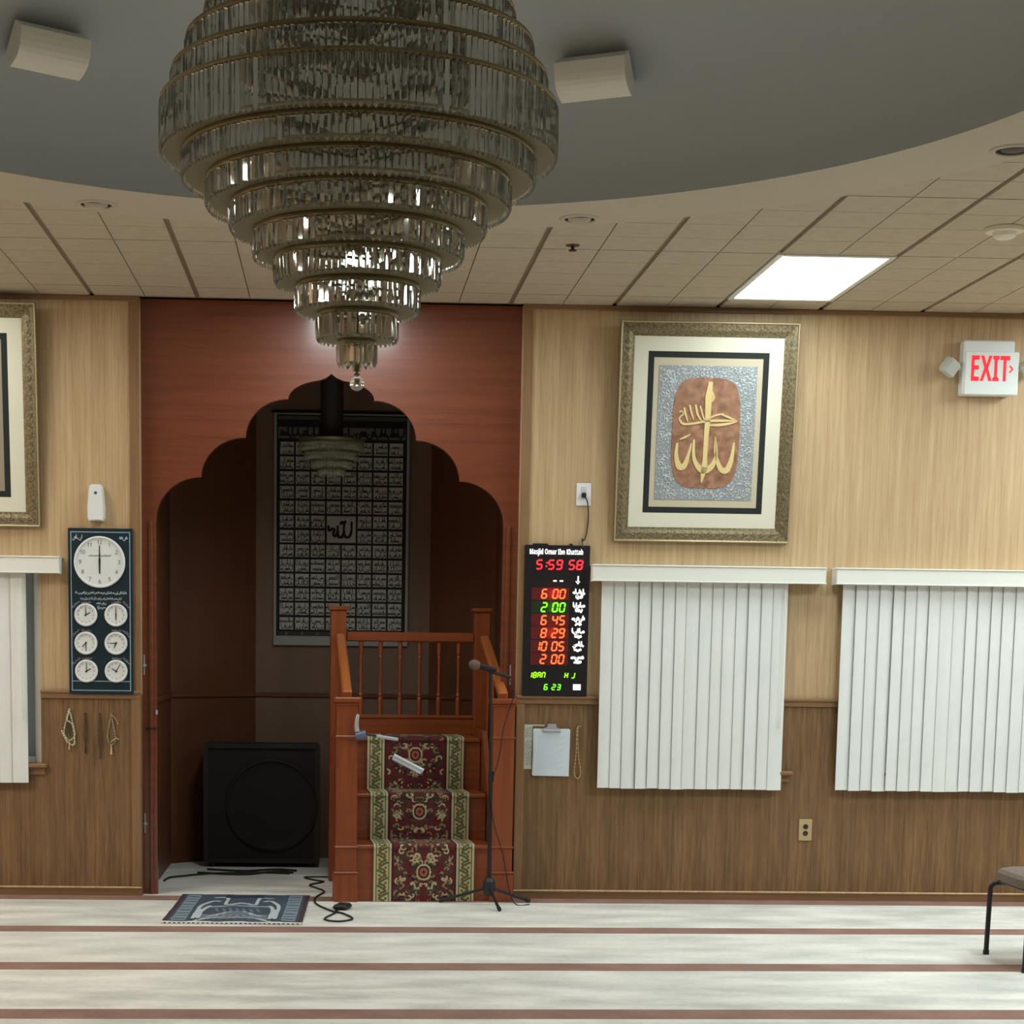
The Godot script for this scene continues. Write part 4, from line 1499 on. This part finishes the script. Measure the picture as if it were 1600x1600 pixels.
	s = Shape.new()
	s.box(Vector3(-0.012, 0.0, 0.04), Vector3(0.3, 0.31, 0.08), 0.008)
	put(s, "housing", mats.white, t)
	s = Shape.new()
	s.box(Vector3(0.005, -0.032, 0.082), Vector3(0.314, 0.244, 0.012), 0.004)
	put(s, "face_plate", plain(c8(232, 240, 236), 0.4), t)
	var rl := glow(Color(0.95, 0.1, 0.16), 0.9)
	text("exit_lettering", "EXIT", 0.2, 0.56, Vector3(-0.008, -0.008, 0.0885), rl, t)
	s = Shape.new()
	s.stroke(PackedVector2Array([Vector2(0.108, 0.012), Vector2(0.126, -0.008), Vector2(0.108, -0.028)]), [0.008, 0.01, 0.008], 0.0875, 0.09)
	put(s, "chevron", rl, t)
	for sg in [-1.0, 1.0]:
		s = Shape.new()
		s.T = Transform3D(Basis.from_euler(Vector3(0.35, -0.3 * sg, 0.5 * sg)), Vector3(0.235 * sg - 0.005, 0.0, 0.075))
		s.box(Vector3.ZERO, Vector3(0.096, 0.096, 0.06), 0.012)
		s.box(Vector3(0, 0, 0.032), Vector3(0.078, 0.078, 0.01), 0.004)
		put(s, "lamp_head", plain(c8(190, 192, 182), 0.3), t)
		s = Shape.new()
		s.tube(PackedVector3Array([Vector3(0.13 * sg, 0.0, 0.04), Vector3(0.22 * sg, 0.0, 0.055)]), 0.012, 8)
		put(s, "lamp_arm", mats.white, t)

# ---------------------------------------------------------------- niche contents
func hanging_image() -> Image:
	var w := 512; var h := 900
	var im := Image.create(w, h, false, Image.FORMAT_RGB8)
	var pale := c8(196, 194, 184)
	var dark := c8(40, 37, 34)
	im.fill(c8(168, 168, 162))
	im.fill_rect(Rect2i(10, 8, w - 20, h - 44), dark)
	var r := RandomNumberGenerator.new()
	r.seed = 21
	im.fill_rect(Rect2i(16, 14, w - 32, 14), c8(92, 90, 84))
	im.fill_rect(Rect2i(16, 56, w - 32, 44), c8(116, 114, 108))
	for p in script_strokes(r, 20, w - 20, -88, 34):
		var q := PackedVector2Array()
		for a in p: q.append(Vector2(a.x, -a.y))
		ink(im, q, 6, dark)
	var x0 := 20.0; var y0 := 110.0
	var cw := (w - 40) / 8.0
	var ch := 56.5
	for j in 13:
		for i in 8:
			if (i == 3 or i == 4) and (j == 5 or j == 6):
				continue
			var cx := x0 + cw * i
			var cy := y0 + ch * j
			im.fill_rect(Rect2i(int(cx + 3), int(cy + 3), int(cw - 7), int(ch - 8)), pale)
			for ln in 2:
				for p in script_strokes(r, cx + 5, cx + cw - 6, -(cy + 24 + 22 * ln), 19):
					var q := PackedVector2Array()
					for a in p: q.append(Vector2(clampf(a.x, cx + 4, cx + cw - 6), clampf(-a.y, cy + 4, cy + ch - 7)))
					ink(im, q, 2.6, dark)
	var bx := x0 + cw * 3
	var by := y0 + ch * 5
	im.fill_rect(Rect2i(int(bx + 4), int(by + 4), int(cw * 2 - 8), int(ch * 2 - 10)), pale)
	for q in [[[98, 28], [98, 60], [90, 82], [76, 84], [70, 66], [70, 36]], [[70, 66], [62, 84], [50, 84], [46, 64], [46, 44]], [[46, 64], [36, 82], [28, 70], [34, 58], [26, 52], [14, 60], [10, 44]], [[74, 24], [70, 34], [62, 26], [56, 34]]]:
		var p := []
		for xy in q: p.append(Vector2(bx + xy[0], by + xy[1]))
		ink(im, curve2(p, 6), 8, dark)
	# woven band below the grid
	im.fill_rect(Rect2i(18, int(y0 + ch * 13) + 2, w - 36, 18), c8(70, 66, 62))
	for i in 8: dot(im, 50 + 59 * i, y0 + ch * 13 + 11, 12, c8(104, 98, 90))
	return im

func build_niche_items() -> void:
	var t := thing("wall_hanging", "tall black and white calligraphy cloth with a grid of names in the niche", "wall hanging", Vector3(0.02, 0, -1.985))
	var s := Shape.new()
	s.quad(Vector3(-0.463, 1.485, 0.012), Vector3(0.463, 1.485, 0.008), Vector3(0.463, 3.06, 0.012), Vector3(-0.463, 3.06, 0.012))
	put(s, "cloth", printed(hanging_image(), 0.95), t)
	s = Shape.new()
	s.span(Vector3(-0.463, 1.5, 0.001), Vector3(0.463, 3.06, 0.006))
	put(s, "lining", plain(c8(150, 150, 146), 0.95), t)
	s = Shape.new()
	s.tube(PackedVector3Array([Vector3(-0.48, 3.06, 0.008), Vector3(0.48, 3.06, 0.008)]), 0.008, 8)
	put(s, "rod", mats.black, t)
	# hanging lamp in the niche
	t = thing("niche_chandelier", "small unlit crystal bowl lamp hanging inside the dark niche", "chandelier", Vector3(-0.047, 0, -1.0))
	s = Shape.new()
	s.lathe([Vector2(0.0, 2.8), Vector2(0.072, 2.8), Vector2(0.072, 3.36), Vector2(0.1, 3.37), Vector2(0.1, 3.4)], 24)
	put(s, "stem", plain(c8(70, 62, 58), 0.5, 0.3), t)
	s = Shape.new()
	s.lathe([Vector2(0.195, 2.762), Vector2(0.208, 2.766), Vector2(0.208, 2.778), Vector2(0.07, 2.8)], 32)
	put(s, "rim_ring", mats.brass, t)
	var bm := plain(c8(150, 150, 120), 0.12)
	bm.transparency = BaseMaterial3D.TRANSPARENCY_ALPHA
	bm.albedo_color.a = 0.42
	for q in [[0.2, 2.70, 2.765], [0.165, 2.645, 2.705], [0.125, 2.595, 2.65], [0.08, 2.55, 2.6]]:
		s = Shape.new()
		var n := int(TAU * float(q[0]) / 0.022)
		for k in n:
			var a := TAU * k / n
			add_prism(s, Transform3D(Basis(Vector3.UP, a), Vector3(sin(a), 0, cos(a)) * float(q[0]) + Vector3(0, q[1], 0)), float(q[2]) - float(q[1]), 0.0105)
		put(s, "crystal_tier", bm, t).set_meta("kind", "stuff")
		s = Shape.new()
		s.lathe([Vector2(float(q[0]) - 0.012, float(q[2]) - 0.004), Vector2(float(q[0]) + 0.005, float(q[2]) - 0.004), Vector2(float(q[0]) + 0.005, q[2]), Vector2(float(q[0]) - 0.012, q[2])], 32)
		put(s, "tier_ring", mats.brass, t)
	# big dark cabinet
	t = thing("speaker_cabinet", "large square black box with a round grille standing in the niche", "speaker", Vector3(-0.5, 0, -1.55))
	s = Shape.new()
	s.box(Vector3(0, 0.43, 0.0), Vector3(0.775, 0.8, 0.24), 0.02)
	put(s, "body", plain(c8(20, 17, 15), 0.75), t)
	put_rim(t)
	s = Shape.new()
	s.T = Transform3D(Basis(Vector3.RIGHT, PI / 2), Vector3(0.07, 0.42, 0))
	s.lathe([Vector2(0.31, 0.12), Vector2(0.31, 0.135), Vector2(0.295, 0.14), Vector2(0.285, 0.128), Vector2(0.24, 0.122), Vector2(0.0, 0.1215)], 40)
	put(s, "round_grille", mats.dark_grille, t)
	for k in 4:
		s = Shape.new()
		s.T = Transform3D(Basis.IDENTITY, Vector3(-0.33 if k % 2 == 0 else 0.33, 0, -0.08 if k < 2 else 0.08))
		s.lathe([Vector2(0.025, 0.0), Vector2(0.03, 0.03)], 10)
		s.lathe([Vector2(0.0, 0.0), Vector2(0.025, 0.0)].duplicate(), 10)
		put(s, "foot", mats.black, t)

func put_rim(t: Node3D) -> void:
	var s := rim(0.775, 0.8, 0.03, 0.118, 0.134)
	var o := put(s, "front_frame", plain(c8(34, 29, 26), 0.6), t)
	o.position.y = 0.43

# ---------------------------------------------------------------- floor things
func rug_image() -> Image:
	var w := 256; var h := 380
	var im := Image.create(w, h, false, Image.FORMAT_RGB8)
	var blue := c8(62, 77, 91)
	var pale := c8(186, 194, 196)
	var mid := c8(126, 142, 150)
	var wine := c8(66, 44, 52)
	im.fill(blue)
	im.fill_rect(Rect2i(0, 0, w, 8), c8(222, 220, 210))
	im.fill_rect(Rect2i(0, h - 14, w, 14), c8(226, 224, 214))
	im.fill_rect(Rect2i(0, 8, 9, h - 22), wine)
	im.fill_rect(Rect2i(w - 9, 8, 9, h - 22), wine)
	# ladder borders
	for sx in [14, w - 40]:
		im.fill_rect(Rect2i(sx, 20, 26, h - 48), mid)
		for k in 9: im.fill_rect(Rect2i(sx + 2, 40 + 36 * k, 22, 10), blue)
	# two columns with bulbs and an arch between
	for m in 2:
		for q in [[[52, 330], [52, 200], [58, 140], [72, 100], [84, 110]], [[62, 330], [62, 220], [70, 170]], [[72, 60], [96, 60], [100, 150], [128, 120]], [[80, 300], [110, 250], [128, 246]], [[60, 360], [90, 320], [128, 312]], [[70, 180], [100, 170], [128, 165]]]:
			var p := []
			for xy in q: p.append(Vector2(xy[0] if m == 0 else w - xy[0], xy[1]))
			ink(im, curve2(p, 8), 7, pale)
		var cx := 57 if m == 0 else w - 57
		im.fill_rect(Rect2i(cx - 6, 210, 12, 110), pale)
		im.fill_rect(Rect2i(cx - 9, 330, 18, 20), c8(30, 40, 50))
	for k in 110:
		var r := (k * 73) % 97
		dot(im, 84 + (k * 29) % 90, 200 + r * 1.6, 6, mid if k % 2 == 0 else c8(80, 96, 108))
	im.fill_rect(Rect2i(90, 22, 76, 34), c8(38, 50, 62))
	for k in 7:
		var p := PackedVector2Array([Vector2(128 - 60, 290 + k * 7), Vector2(128, 262 + k * 9), Vector2(128 + 60, 290 + k * 7)])
		ink(im, p, 3, pale if k % 2 == 0 else blue)
	return im

func build_floor_items() -> void:
	var s: Shape
	# prayer rug
	var t := thing("prayer_rug", "blue grey prayer rug with cream edges lying in front of the niche", "rug", Vector3(-0.545, 0, 0.525))
	t.rotation.y = -0.025
	s = Shape.new()
	var nx := 12
	var nz := 12
	var hgt := func(i: int, k: int) -> float: return 0.008 + 0.0035 * sin(i * 1.9 + k * 0.7) * sin(k * 1.3)
	for i in nx:
		for k in nz:
			var xa := -0.379 + 0.758 * i / nx
			var xb := -0.379 + 0.758 * (i + 1) / nx
			var za := -0.565 + 1.13 * k / nz
			var zb := -0.565 + 1.13 * (k + 1) / nz
			s.quad(Vector3(xa, hgt.call(i, k + 1), zb), Vector3(xb, hgt.call(i + 1, k + 1), zb), Vector3(xb, hgt.call(i + 1, k), za), Vector3(xa, hgt.call(i, k), za), Rect2(float(i) / nx, float(k) / nz, 1.0 / nx, 1.0 / nz))
	put(s, "pile", printed(rug_image(), 0.95), t)
	s = Shape.new()
	s.span(Vector3(-0.379, 0.0015, -0.565), Vector3(0.379, 0.004, 0.565))
	put(s, "backing", plain(c8(120, 116, 108), 0.95), t)
	s = Shape.new()
	for k in 30:
		var x := -0.37 + 0.74 * k / 29.0
		s.box(Vector3(x, 0.004, 0.575), Vector3(0.012, 0.005, 0.022 + 0.006 * ((k * 7) % 3)))
		s.box(Vector3(x, 0.004, -0.572), Vector3(0.012, 0.005, 0.016 + 0.006 * ((k * 5) % 3)))
	put(s, "fringe", plain(c8(226, 222, 210), 0.95), t).set_meta("kind", "stuff")
	# cord with a switch box
	t = thing("extension_cord", "black cord running from the niche to a foot switch on the carpet", "cord", Vector3(-0.1, 0, 0.3))
	s = Shape.new()
	var pts := []
	for q in [[-0.02, -0.9], [-0.2, -0.876], [-0.12, -0.72], [-0.075, -0.66], [-0.16, -0.5], [-0.12, -0.36], [-0.07, -0.2], [-0.12, 0.08], [-0.11, 0.34], [-0.02, 0.62], [0.005, 0.66], [-0.06, 0.92], [0.02, 1.0], [0.095, 0.9], [0.04, 0.7], [0.0, 0.64], [0.03, 0.53]]:
		pts.append(Vector3(float(q[0]) + 0.1, 0.006, float(q[1]) - 0.3))
	s.tube(curve(pts, 6), 0.0055, 6)
	put(s, "cable", mats.black, t)
	s = Shape.new()
	s.T = Transform3D(Basis(Vector3.UP, -0.3), Vector3(0.14, 0.0, 0.2))
	s.box(Vector3(0, 0.016, 0), Vector3(0.085, 0.032, 0.12), 0.012)
	put(s, "switch_box", mats.black, t)
	# loose cables on the niche floor
	t = thing("loose_cable", "black cables lying in a tangle before the cabinet in the niche", "cord", Vector3(-0.5, 0, -1.15))
	s = Shape.new()
	s.tube(curve([Vector3(-0.58, 0.006, 0.5), Vector3(-0.56, 0.006, 0.35), Vector3(-0.5, 0.006, 0.28), Vector3(-0.3, 0.006, 0.12), Vector3(0.0, 0.006, 0.06), Vector3(0.2, 0.006, 0.1)], 6), 0.007, 6)
	s.tube(curve([Vector3(-0.4, 0.006, 0.08), Vector3(-0.1, 0.006, 0.16), Vector3(0.1, 0.006, 0.0), Vector3(0.22, 0.006, 0.06)], 6), 0.008, 6)
	s.tube(curve([Vector3(-0.35, 0.006, -0.1), Vector3(-0.1, 0.006, -0.02), Vector3(0.1, 0.006, -0.12), Vector3(0.24, 0.006, -0.05)], 6), 0.008, 6)
	put(s, "cable", mats.black, t)
	# microphone stand
	t = thing("microphone_stand", "black tripod microphone stand with boom in front of the pulpit post", "microphone stand", Vector3(0.895, 0, 0.29))
	for q in [[-0.285, -0.085], [0.04, 0.27], [0.25, -0.115]]:
		s = Shape.new()
		s.tube(PackedVector3Array([Vector3(0, 0.105, 0), Vector3(float(q[0]) * 0.94, 0.016, float(q[1]) * 0.94)]), 0.009, 8)
		var lg := put(s, "leg", mats.black, t)
		s = Shape.new()
		s.tube(PackedVector3Array([Vector3(float(q[0]) * 0.9, 0.02, float(q[1]) * 0.9), Vector3(q[0], 0.012, q[1])]), 0.012, 8)
		put(s, "rubber_foot", mats.black, lg)
	s = Shape.new()
	s.lathe([Vector2(0.0, 0.05), Vector2(0.028, 0.055), Vector2(0.036, 0.09), Vector2(0.036, 0.14), Vector2(0.02, 0.16), Vector2(0.0, 0.165)], 14)
	put(s, "hub", plain(c8(34, 34, 42), 0.5), t)
	s = Shape.new()
	s.tube(PackedVector3Array([Vector3(0, 0.15, 0), Vector3(-0.004, 0.75, 0)]), 0.012, 10)
	s.tube(PackedVector3Array([Vector3(-0.004, 0.74, 0), Vector3(-0.012, 1.345, 0)]), 0.008, 10)
	put(s, "pole", mats.black, t)
	s = Shape.new()
	s.lathe([Vector2(0.0, 0.72), Vector2(0.017, 0.72), Vector2(0.017, 0.78), Vector2(0.0, 0.78)], 10)
	put(s, "clutch", mats.black, t)
	s = Shape.new()
	s.tube(PackedVector3Array([Vector3(-0.03, 1.36, 0.0), Vector3(0.105, 1.324, 0.0)]), 0.009, 8)
	put(s, "boom", mats.black, t)
	s = Shape.new()
	s.tube(PackedVector3Array([Vector3(0.1, 1.28, 0.0), Vector3(0.098, 1.395, 0.0)]), 0.0045, 6)
	put(s, "boom_handle", plain(c8(150, 130, 130), 0.4, 0.3), t)
	s = Shape.new()
	s.tube(curve([Vector3(0.1, 1.31, 0.008), Vector3(0.12, 1.22, 0.01), Vector3(0.07, 1.05, 0.012), Vector3(0.04, 0.85, 0.014), Vector3(0.0, 0.7, 0.016), Vector3(0.015, 0.5, 0.016), Vector3(0.075, 0.3, 0.014), Vector3(0.12, 0.08, 0.01), Vector3(0.16, 0.006, 0.02), Vector3(0.24, 0.006, 0.0)], 6), 0.0035, 6)
	put(s, "cable", mats.black, t)
	var mc := thing("microphone", "dark handheld microphone with grey foam head held by the boom", "microphone", Vector3(0.895, 1.36, 0.29))
	var md := (Vector3(-0.115, 0.03, 0.0) - Vector3(0.02, -0.01, 0.0)).normalized()
	s = Shape.new()
	s.tube(PackedVector3Array([Vector3(0.02, 0.004, 0.0), Vector3(-0.08, 0.028, 0.0)]), 0.012, 12, false, 0.019)
	put(s, "handle", mats.black, mc)
	s = Shape.new()
	s.T = Transform3D(Basis(Vector3.BACK, atan2(-md.x, md.y)), Vector3(-0.105, 0.033, 0.0))
	var pr := []
	for k in 11:
		var q := -PI / 2 + PI * k / 10.0
		pr.append(Vector2(maxf(0.0, 0.03 * cos(q)), 0.036 * sin(q)))
	s.lathe(pr, 16, true)
	put(s, "foam_head", plain(c8(104, 84, 74), 0.95), mc)
	# chair at the edge of the view
	t = thing("banquet_chair", "black framed chair with grey brown padded seat on the striped carpet", "chair", Vector3(3.5, 0, 2.175))
	s = Shape.new()
	var seat := PackedVector2Array()
	for k in 40:
		var q := TAU * k / 40.0
		seat.append(Vector2(signf(cos(q)) * pow(absf(cos(q)), 0.35) * 0.235, signf(sin(q)) * pow(absf(sin(q)), 0.35) * 0.235))
	var levels := [[0.385, 0.93], [0.40, 1.0], [0.43, 1.0], [0.447, 0.94], [0.455, 0.8], [0.458, 0.0]]
	for i in levels.size() - 1:
		for k in 40:
			var a := seat[k]
			var b := seat[(k + 1) % 40]
			var l0: Array = levels[i]
			var l1: Array = levels[i + 1]
			var p0 := Vector3(a.x * l0[1], l0[0], a.y * l0[1])
			var p1 := Vector3(b.x * l0[1], l0[0], b.y * l0[1])
			var p2 := Vector3(b.x * l1[1], l1[0], b.y * l1[1])
			var p3 := Vector3(a.x * l1[1], l1[0], a.y * l1[1])
			var o := Vector3(a.x + b.x, 0.4 * i, a.y + b.y)
			if float(l1[1]) > 0.0: s.poly([p0, p1, p2, p3], o)
			else: s.poly([p0, p1, p2], Vector3.UP)
	put(s, "seat", mottled(c8(92, 80, 70), c8(132, 120, 106), 61, 0.9, Vector3(0.1, 0.1, 0.1), 3, 3, 1.0, 128), t)
	s = Shape.new()
	s.box(Vector3(0, 0.38, 0), Vector3(0.42, 0.014, 0.42), 0.004)
	put(s, "seat_board", mats.black, t)
	for sg in [-1.0, 1.0]:
		s = Shape.new()
		s.tube(curve([Vector3(-0.06, 0.362, 0.235 * sg), Vector3(-0.18, 0.364, 0.252 * sg), Vector3(-0.218, 0.35, 0.258 * sg), Vector3(-0.226, 0.3, 0.26 * sg), Vector3(-0.23, 0.012, 0.264 * sg)], 5), 0.0125, 8)
		put(s, "leg", mats.black, t)
		s = Shape.new()
		s.tube(curve([Vector3(0.30, 0.012, 0.245 * sg), Vector3(0.235, 0.362, 0.235 * sg), Vector3(0.25, 0.5, 0.225 * sg), Vector3(0.3, 0.86, 0.2 * sg)], 5), 0.0125, 8)
		put(s, "leg", mats.black, t)
		s = Shape.new()
		s.tube(PackedVector3Array([Vector3(-0.06, 0.362, 0.235 * sg), Vector3(0.237, 0.362, 0.235 * sg)]), 0.0125, 8)
		put(s, "side_rail", mats.black, t)
		s = Shape.new()
		s.tube(PackedVector3Array([Vector3(-0.23, 0.0, 0.264 * sg), Vector3(-0.23, 0.022, 0.264 * sg)]), 0.016, 8)
		put(s, "foot_cap", mats.black, t)
	s = Shape.new()
	s.T = Transform3D(Basis(Vector3.BACK, -0.14), Vector3(0.272, 0.68, 0))
	s.box(Vector3.ZERO, Vector3(0.045, 0.36, 0.42), 0.02)
	put(s, "backrest", plain(c8(110, 98, 86), 0.9), t)

# ---------------------------------------------------------------- things on the ceiling
func build_ceiling_items() -> void:
	var s: Shape
	# unlit eyeball downlights in the plaster ring
	var cans := [[-1.1, 2.29, "unlit recessed downlight in the ceiling ring, clock side"], [1.093, 2.215, "unlit recessed downlight in the ceiling ring nearest the small sprinkler"], [2.62, 3.56, "unlit dark recessed downlight in the ceiling ring, exit sign side"]]
	for i in 3:
		var q: Array = cans[i]
		var t := thing("downlight", q[2], "ceiling light", Vector3(q[0], H - 0.004, q[1]), "unlit downlights in the ceiling ring")
		s = Shape.new()
		s.lathe([Vector2(0.07, 0.0), Vector2(0.07, -0.006), Vector2(0.078, -0.01), Vector2(0.09, -0.006), Vector2(0.094, 0.0)].duplicate(), 32)
		put(s, "trim_ring", mats.drywall, t)
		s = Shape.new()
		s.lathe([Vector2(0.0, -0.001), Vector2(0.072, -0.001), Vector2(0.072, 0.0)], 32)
		put(s, "dark_gap", plain(c8(24, 16, 10), 0.9), t)  # dark disc stands in for shade in the gap; no hole is cut
		if i < 2:
			s = Shape.new()
			s.T = Transform3D(Basis(Vector3.RIGHT, 0.25), Vector3.ZERO)
			s.lathe([Vector2(0.0, -0.022), Vector2(0.03, -0.02), Vector2(0.05, -0.012), Vector2(0.056, 0.006)], 24, true)
			put(s, "eyeball", mats.drywall, t)
		else:
			s = Shape.new()
			s.lathe([Vector2(0.0, -0.006), Vector2(0.04, -0.005), Vector2(0.05, -0.0015)], 24, true)
			put(s, "lamp_face", plain(c8(40, 28, 18), 0.5), t)
	# sprinkler
	var sp := thing("sprinkler", "small dark fire sprinkler head on a ceiling tile near a downlight", "sprinkler", Vector3(1.137, H, 1.62))
	s = Shape.new()
	s.lathe([Vector2(0.0, -0.03), Vector2(0.02, -0.028), Vector2(0.02, -0.024), Vector2(0.008, -0.02), Vector2(0.008, -0.006), Vector2(0.012, 0.0)], 14)
	put(s, "head", plain(c8(60, 48, 38), 0.5, 0.4), sp)
	s = Shape.new()
	s.lathe([Vector2(0.012, -0.004), Vector2(0.034, -0.004), Vector2(0.036, 0.0)], 20)
	put(s, "escutcheon", plain(c8(96, 84, 68), 0.5, 0.3), sp)
	# smoke detector
	var sd := thing("smoke_detector", "white round smoke detector on the ceiling tiles past the light panel", "smoke detector", Vector3(3.075, H, 2.2))
	s = Shape.new()
	s.lathe([Vector2(0.0, -0.05), Vector2(0.035, -0.05), Vector2(0.05, -0.04), Vector2(0.056, -0.024)], 24)
	put(s, "sensor_cap", plain(c8(232, 226, 206), 0.5), sd)
	s = Shape.new()
	s.lathe([Vector2(0.05, -0.024), Vector2(0.085, -0.02), Vector2(0.09, -0.006), Vector2(0.088, 0.0)], 28)
	put(s, "base_plate", plain(c8(222, 214, 192), 0.5), sd)
	# two bow-fronted loudspeakers on the inside of the dome, square to its surface
	for q in [[-1.31, "white bow-fronted loudspeaker on the dome, clock side of the chandelier"], [1.01, "white bow-fronted loudspeaker on the dome, exit sign side of the chandelier"]]:
		var dx: float = q[0]
		var rr := 2.3
		var flat := Vector3(dx, 0, -sqrt(rr * rr - dx * dx)).normalized()
		var hy := 1.25 * sqrt(1.0 - rr * rr / (DR * DR))
		var nrm := -(flat * (rr / (DR * DR)) + Vector3.UP * (hy / (1.25 * 1.25))).normalized()
		var side := Vector3.UP.cross(nrm).normalized()
		var t := thing("dome_speaker", q[1], "speaker", Vector3(DC.x, H, DC.z) + flat * rr + Vector3(0, hy, 0) + nrm * 0.03, "loudspeakers on the dome")
		t.basis = Basis(side, nrm.cross(side), nrm)
		s = Shape.new()
		var prof := PackedVector2Array()
		for k in 9:
			var f := k / 8.0
			prof.append(Vector2(0.07 + 0.035 * sin(PI * f), -0.088 + 0.176 * f))
		prof.append(Vector2(0.0, 0.075))
		prof.append(Vector2(0.0, -0.075))
		s.T = Transform3D(Basis(Vector3(0, 0, 1), Vector3.UP, Vector3(-1, 0, 0)), Vector3.ZERO)
		s.extrude(prof, -0.155, 0.155)
		put(s, "cabinet", plain(c8(226, 222, 206), 0.6), t)
		s = Shape.new()
		s.box(Vector3(0, 0, -0.014), Vector3(0.08, 0.08, 0.028), 0.004)
		put(s, "wall_bracket", plain(c8(190, 186, 172), 0.6), t)
